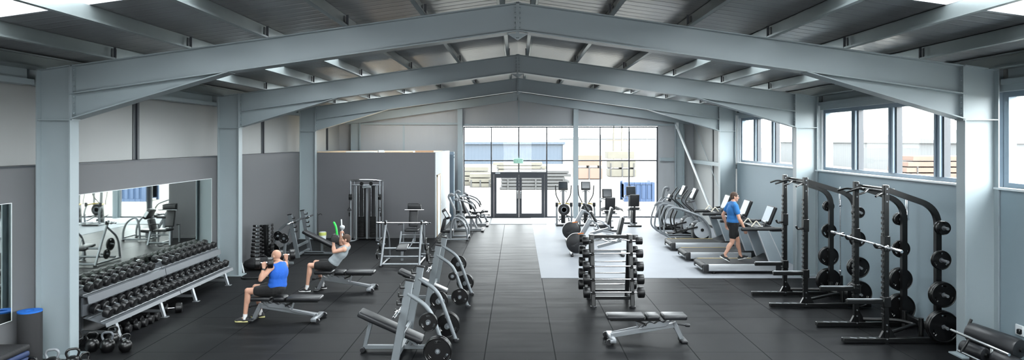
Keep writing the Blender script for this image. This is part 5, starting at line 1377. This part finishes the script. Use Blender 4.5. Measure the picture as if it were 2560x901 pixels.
def person(loc, label, J, skin, shirt, sleeves, hair=True, shoes=(SHOED, SOLEY), k=1.0, facev=(1, 0, 0), torso_f=(1, 0, 0), legf=(1, 0, 0), wide=1.0, feet_pitch=(0, 0), watch=False, glasses=False, sock=True, hips_f=None):
    t = thing('person', label, 'person', loc)
    g = {a: V(c) for a, c in J.items() if not a.startswith('hand')}
    tf = V(torso_f).normalized(); sp = (g['neck'] - g['pelvis']).normalized()
    lf = V(legf).normalized(); hf = V(hips_f or legf).normalized()
    b = MB()
    # trunk
    ell(b, g['pelvis'], (.115 * k * wide, .165 * k * wide, .12 * k), hf, (0, 0, 1))
    wst = g['pelvis'].lerp(g['chest'], .5)
    ell(b, wst, (.108 * k * wide, .152 * k * wide, .16 * k), tf, sp)
    ell(b, g['chest'], (.122 * k * wide, .172 * k * wide, .185 * k), tf, sp)
    capsule(b, g['sl'].lerp(g['sr'], .12), g['sr'].lerp(g['sl'], .12), .066 * k, .066 * k)
    for sd in ('sl', 'sr'):
        capsule(b, g['neck'] + sp * .045 * k, g[sd].lerp(g['neck'], .25), .048 * k, .052 * k)
        ell(b, g['chest'].lerp(g[sd], .45) + tf * .05 * k, (.055 * k, .085 * k, .08 * k), tf, sp)
    hd = g['head']; hf_ = V(facev).normalized(); hu = (hd - g['neck']).normalized(); hu = (hu * .35 + V((0, 0, 1)) * .65).normalized()
    hf_ = (hf_ - hu * hf_.dot(hu)).normalized(); hl = hu.cross(hf_)
    def HP(x, y, z): return hd + (hf_ * x + hl * y + hu * z) * k
    capsule(b, g['neck'] - sp * .02 * k, HP(-.015, 0, -.06), .058 * k, .054 * k)
    ell(b, HP(-.012, 0, .025), (.094 * k, .074 * k, .088 * k), hf_, hu, 26); ell(b, HP(.02, 0, -.035), (.066 * k, .062 * k, .078 * k), hf_, hu, 22)
    ell(b, HP(.052, 0, -.082), (.032 * k, .034 * k, .026 * k), hf_, hu); ell(b, HP(.068, 0, .032), (.022 * k, .052 * k, .014 * k), hf_, hu)
    capsule(b, HP(.082, 0, .012), HP(.104, 0, -.022), .009 * k, .014 * k, 10); ell(b, HP(.09, 0, -.026), (.012 * k, .018 * k, .01 * k), hf_, hu)
    ell(b, HP(.078, 0, -.052), (.012 * k, .024 * k, .007 * k), hf_, hu); ell(b, HP(.076, 0, -.062), (.012 * k, .02 * k, .007 * k), hf_, hu)
    for s_ in (-1, 1):
        ell(b, HP(-.012, s_ * .076, -.008), (.02 * k, .011 * k, .032 * k), (hf_ + hl * s_ * -.3), hu); ell(b, HP(.05, s_ * .045, -.02), (.028 * k, .022 * k, .028 * k), hf_, hu)
    # limbs
    grips = {}
    for sd in ('l', 'r'):
        S, E, W = g['s' + sd], g['e' + sd], g['w' + sd]
        ell(b, S, (.058 * k, .058 * k, .062 * k)); capsule(b, S, E, .052 * k, .042 * k)
        m1 = S.lerp(E, .45); ell(b, m1, (.05 * k, .05 * k, .1 * k), tf, (E - S))
        capsule(b, E, W, .042 * k, .028 * k); ell(b, E.lerp(W, .28), (.046 * k, .044 * k, .085 * k), tf, (W - E))
        hd_ = J['hand_' + sd]
        grips[sd] = hand(b, W, *hd_[:3], curl=hd_[3], k=k, thumb=hd_[4])
        H, K, A = g['h' + sd], g['k' + sd], g['a' + sd]
        capsule(b, H, K, .088 * k * (wide + 1) / 2, .057 * k); ell(b, H.lerp(K, .35), (.09 * k, .082 * k, .16 * k), lf, (K - H))
        ell(b, K, (.058 * k, .055 * k, .06 * k)); capsule(b, K, A, .053 * k, .036 * k)
        cb = -(lf - (A - K).normalized() * lf.dot((A - K).normalized())).normalized()
        ell(b, K.lerp(A, .3) + cb * .018 * k, (.05 * k, .052 * k, .115 * k), lf, (A - K))
        capsule(b, A, A + V((0, 0, -.03)) * k + lf * .05 * k, .036 * k, .03 * k)
    body = fuse(b, 'body', skin, t, .0062, 5)
    # shirt
    b = MB(); e = .013
    ell(b, g['pelvis'].lerp(g['chest'], .2), (.122 * k * wide + e, .165 * k * wide + e, .13 * k), tf, sp)
    ell(b, wst, (.112 * k * wide + e, .158 * k * wide + e, .17 * k), tf, sp); ell(b, g['chest'], (.122 * k * wide + e, .172 * k * wide + e, .185 * k + e * .3), tf, sp)
    capsule(b, g['sl'].lerp(g['sr'], .18), g['sr'].lerp(g['sl'], .18), .068 * k + e * .7, .068 * k + e * .7)
    for sd in ('l', 'r'):
        S, E = g['s' + sd], g['e' + sd]
        ell(b, g['chest'].lerp(S, .45) + tf * .05 * k, (.055 * k + e, .085 * k + e, .08 * k + e), tf, sp)
        if sleeves:
            ell(b, S, (.062 * k + e,) * 3); capsule(b, S, S.lerp(E, .5), .058 * k + e, .056 * k + e * 1.2); capsule(b, g['neck'] + sp * .02 * k, S.lerp(g['neck'], .2), .05 * k + e * .6, .055 * k + e)
        else:
            capsule(b, g['neck'] + sp * .015 * k, S.lerp(g['neck'], .5), .05 * k + e * .6, .05 * k + e)
    fuse(b, 'shirt', shirt, t, .011, 16)
    # shorts
    b = MB()
    ell(b, g['pelvis'] - V((0, 0, .0)), (.125 * k * wide + e, .17 * k * wide + e, .115 * k + e), hf, (0, 0, 1))
    for sd in ('l', 'r'):
        H, K = g['h' + sd], g['k' + sd]
        capsule(b, H, H.lerp(K, .62), .1 * k * (wide + 1) / 2 + e * .6, .088 * k + e * .6); ell(b, H.lerp(K, .3), (.098 * k + e * .6, .092 * k + e * .6, .15 * k), lf, K - H)
    sh = fuse(b, 'shorts', SHORT, t, .009, 5)
    b = MB(); c = g['hl'].lerp(g['kl'], .68) if J.get('logo') == 'l' else g['hr'].lerp(g['kr'], .62)
    # footwear
    for i, sd in enumerate(('l', 'r')):
        A, K = g['a' + sd], g['k' + sd]
        shoe(t, A, J.get('foot_' + sd, lf), feet_pitch[i], shoes[0], shoes[1], k * .95)
        if sock:
            b = MB(); d_ = (K - A).normalized(); b.cyl(A - d_ * .03, A + d_ * .07 * k, .0395 * k, .0405 * k, 18); b.build('sock', SOCK, t)
    # head details
    for s_ in (-1, 1):
        b = MB(); b.sph(HP(.074, s_ * .031, .008), .0125 * k, 12); ey = b.build('eye', EYEW, body)
        b = MB(); b.sph(HP(.081, s_ * .031, .008), .0075 * k, 10); b.build('pupil', EYED, t).parent = body
        b = MB(); b.tube([HP(.08, s_ * .014, .028), HP(.085, s_ * .032, .033), HP(.074, s_ * .05, .027)], .0045 * k, 6); b.build('eyebrow', HAIR, body)
    if hair:
        b = MB(); ell(b, HP(-.018, 0, .038), (.096 * k, .08 * k, .086 * k), hf_, hu, 24); ell(b, HP(-.045, 0, .0), (.064 * k, .075 * k, .075 * k), hf_, hu, 20)
        for s_ in (-1, 1): ell(b, HP(.0, s_ * .062, .02), (.03 * k, .014 * k, .035 * k), hf_, hu)
        fuse(b, 'hair', HAIR, t, .007, 3)
    if watch:
        W = g['wl']; d_ = (g['el'] - W).normalized()
        b = MB(); b.cyl(W + d_ * .012, W + d_ * .04, .034 * k, .034 * k, 18); b.build('watch', M['plastic'], t)
    if glasses:
        b = MB()
        for s_ in (-1, 1):
            b.tube([HP(.092, s_ * .03 + .022 * math.cos(a), .008 + .017 * math.sin(a)) for a in [2 * PI * i / 16 for i in range(16)]], .0028, 6, True)
            b.tube([HP(.09, s_ * .054, .012), HP(.04, s_ * .076, .014), HP(-.02, s_ * .083, .01)], .003, 6)
        b.tube([HP(.093, -.009, .01), HP(.098, 0, .013), HP(.093, .009, .01)], .003, 6); b.build('glasses', M['plastic'], t)
    return t, {a: V(loc) + grips[a] for a in grips}

FIST = (1.25, 1.45, .9)
# man in blue on the nearer bench, torso turned away from the camera
lat = V((-.94, -.34, 0))
fw = V((-.34, .94, 0))
J = dict(pelvis=(0, 0, .575), chest=(.03, .0, .85), neck=(.015, .0, 1.01), head=(-.02, .01, 1.145), sl=(-.05, -.18, .965), sr=(.08, .18, .965),
         el=(-.17, -.33, .79), wl=(-.13, -.28, .985), er=(.02, .4, .84), wr=(.04, .36, 1.02),
         hl=(-.02, -.09, .55), hr=(-.02, .09, .55), kl=(-.47, -.13, .55), kr=(-.45, .17, .55), al=(-.52, -.13, .083), ar=(-.36, .18, .083),
         hand_l=((.02, 0, 1), fw, -lat, FIST, .7), hand_r=((-.02, 0, 1), fw, lat, FIST, .7))
p1, gr1 = person((-4.28, 12.1, 0), 'bald man in a blue sleeveless shirt seated on a bench pressing two dumbbells', J, SKIN, BLUE1, False, hair=False, shoes=(SHOED, SOLEY), k=.96,
                 facev=(-.88, .45, -.05), torso_f=(-.93, .35, 0), legf=(-1, 0, 0), watch=True, wide=1.14)
za = math.atan2(lat.y, lat.x)
dumbbell(gr1['l'], (0, 0, za), 'large black dumbbell in the near hand of the man in blue on the bench', 'dumbbells held by the seated men', .31, .098)
dumbbell(gr1['r'], (0, 0, za + .1), 'large black dumbbell in the far hand of the man in blue on the bench', 'dumbbells held by the seated men', .31, .098)
# man in the grey tank, leaning back
J = dict(pelvis=(0, 0, .575), chest=(.19, 0, .80), neck=(.3, 0, .945), head=(.285, -.0, 1.09), sl=(.29, -.185, .91), sr=(.29, .185, .91),
         el=(.10, -.25, .87), wl=(.075, -.19, 1.07), er=(.12, .25, .96), wr=(.13, .2, 1.15),
         hl=(-.02, -.09, .55), hr=(-.02, .09, .55), kl=(-.44, -.13, .56), kr=(-.4, .15, .57), al=(-.5, -.13, .083), ar=(-.24, .16, .083),
         hand_l=((.05, 0, 1), (.9, .3, 0), (.3, -1, 0), FIST, .7), hand_r=((.05, 0, 1), (.9, -.3, 0), (.3, 1, 0), FIST, .7))
p2, gr2 = person((-3.95, 14.5, 0), 'man in a grey tank top leaning back on a bench with raised hands', J, SKIN2, GREYT, False, hair=True, shoes=(SHOEB, SOLEW), k=.95,
                 facev=(-1, -.05, -.12), torso_f=(-.85, 0, .5), legf=(-1, 0, 0))
dumbbell(gr2['l'], (0, 0, PI / 2 + .25), 'black dumbbell in the near hand of the man in the grey tank top', 'dumbbells held by the seated men', .24, .085)
t = thing('green_rod', 'curved bright green rod standing up from the near fist of the man in grey', 'rod', gr2['l'] + V((.035, .04, -.02)))
b = MB(); b.tube(fillet([(0, 0, 0), (-.01, 0, .14), (-.03, 0, .26), (-.07, 0, .34)], .12, 6), .022, 10); b.build('rod', M['green'], t)
b = MB(); b.sph((-.07, 0, .34), .022, 10); b.build('tip', M['green'], t)
t = thing('white_rod', 'thin white rod held upright in the far fist of the man in grey', 'rod', gr2['r'])
b = MB(); b.cyl((.0, 0, -.09), (-.02, 0, .27), .013, n=10); b.build('rod', M['white'], t)
b = MB(); b.lathe([(.02, 0), (.05, .03), (.055, .055), (.05, .08), (.02, .1)], (0, 0, .045), n=16); b.build('knob', M['lightplastic'], t)
# walking man
J = dict(pelvis=(0, 0, .915), chest=(.0, 0, 1.22), neck=(.01, 0, 1.42), head=(.045, 0, 1.57), sl=(-.02, .2, 1.36), sr=(.0, -.205, 1.36),
         el=(-.16, .27, 1.1), wl=(-.08, .29, .87), er=(.07, -.27, 1.06), wr=(.2, -.255, .83),
         hl=(0, .095, .88), hr=(0, -.095, .88), kl=(.15, .1, .49), kr=(-.05, -.1, .47), al=(.22, .1, .105), ar=(-.24, -.1, .15),
         hand_l=((.25, 0, -1), (.2, -1, 0), (1, 0, .2), (.35, .4, .3), .1), hand_r=((.3, .05, -1), (.2, 1, 0), (1, 0, .2), (.35, .4, .3), .1))
p3, gr3 = person((5.27, 16.65, .253), 'man in a blue t-shirt and black shorts walking on the nearest treadmill', J, SKIN2, BLUE2, True, hair=True, shoes=(SHOED, SOLEW), k=1.0,
                 facev=(1, -.12, -.08), torso_f=(1, 0, 0), legf=(1, 0, 0), wide=1.1, feet_pitch=(-.22, .5), glasses=True, sock=False)
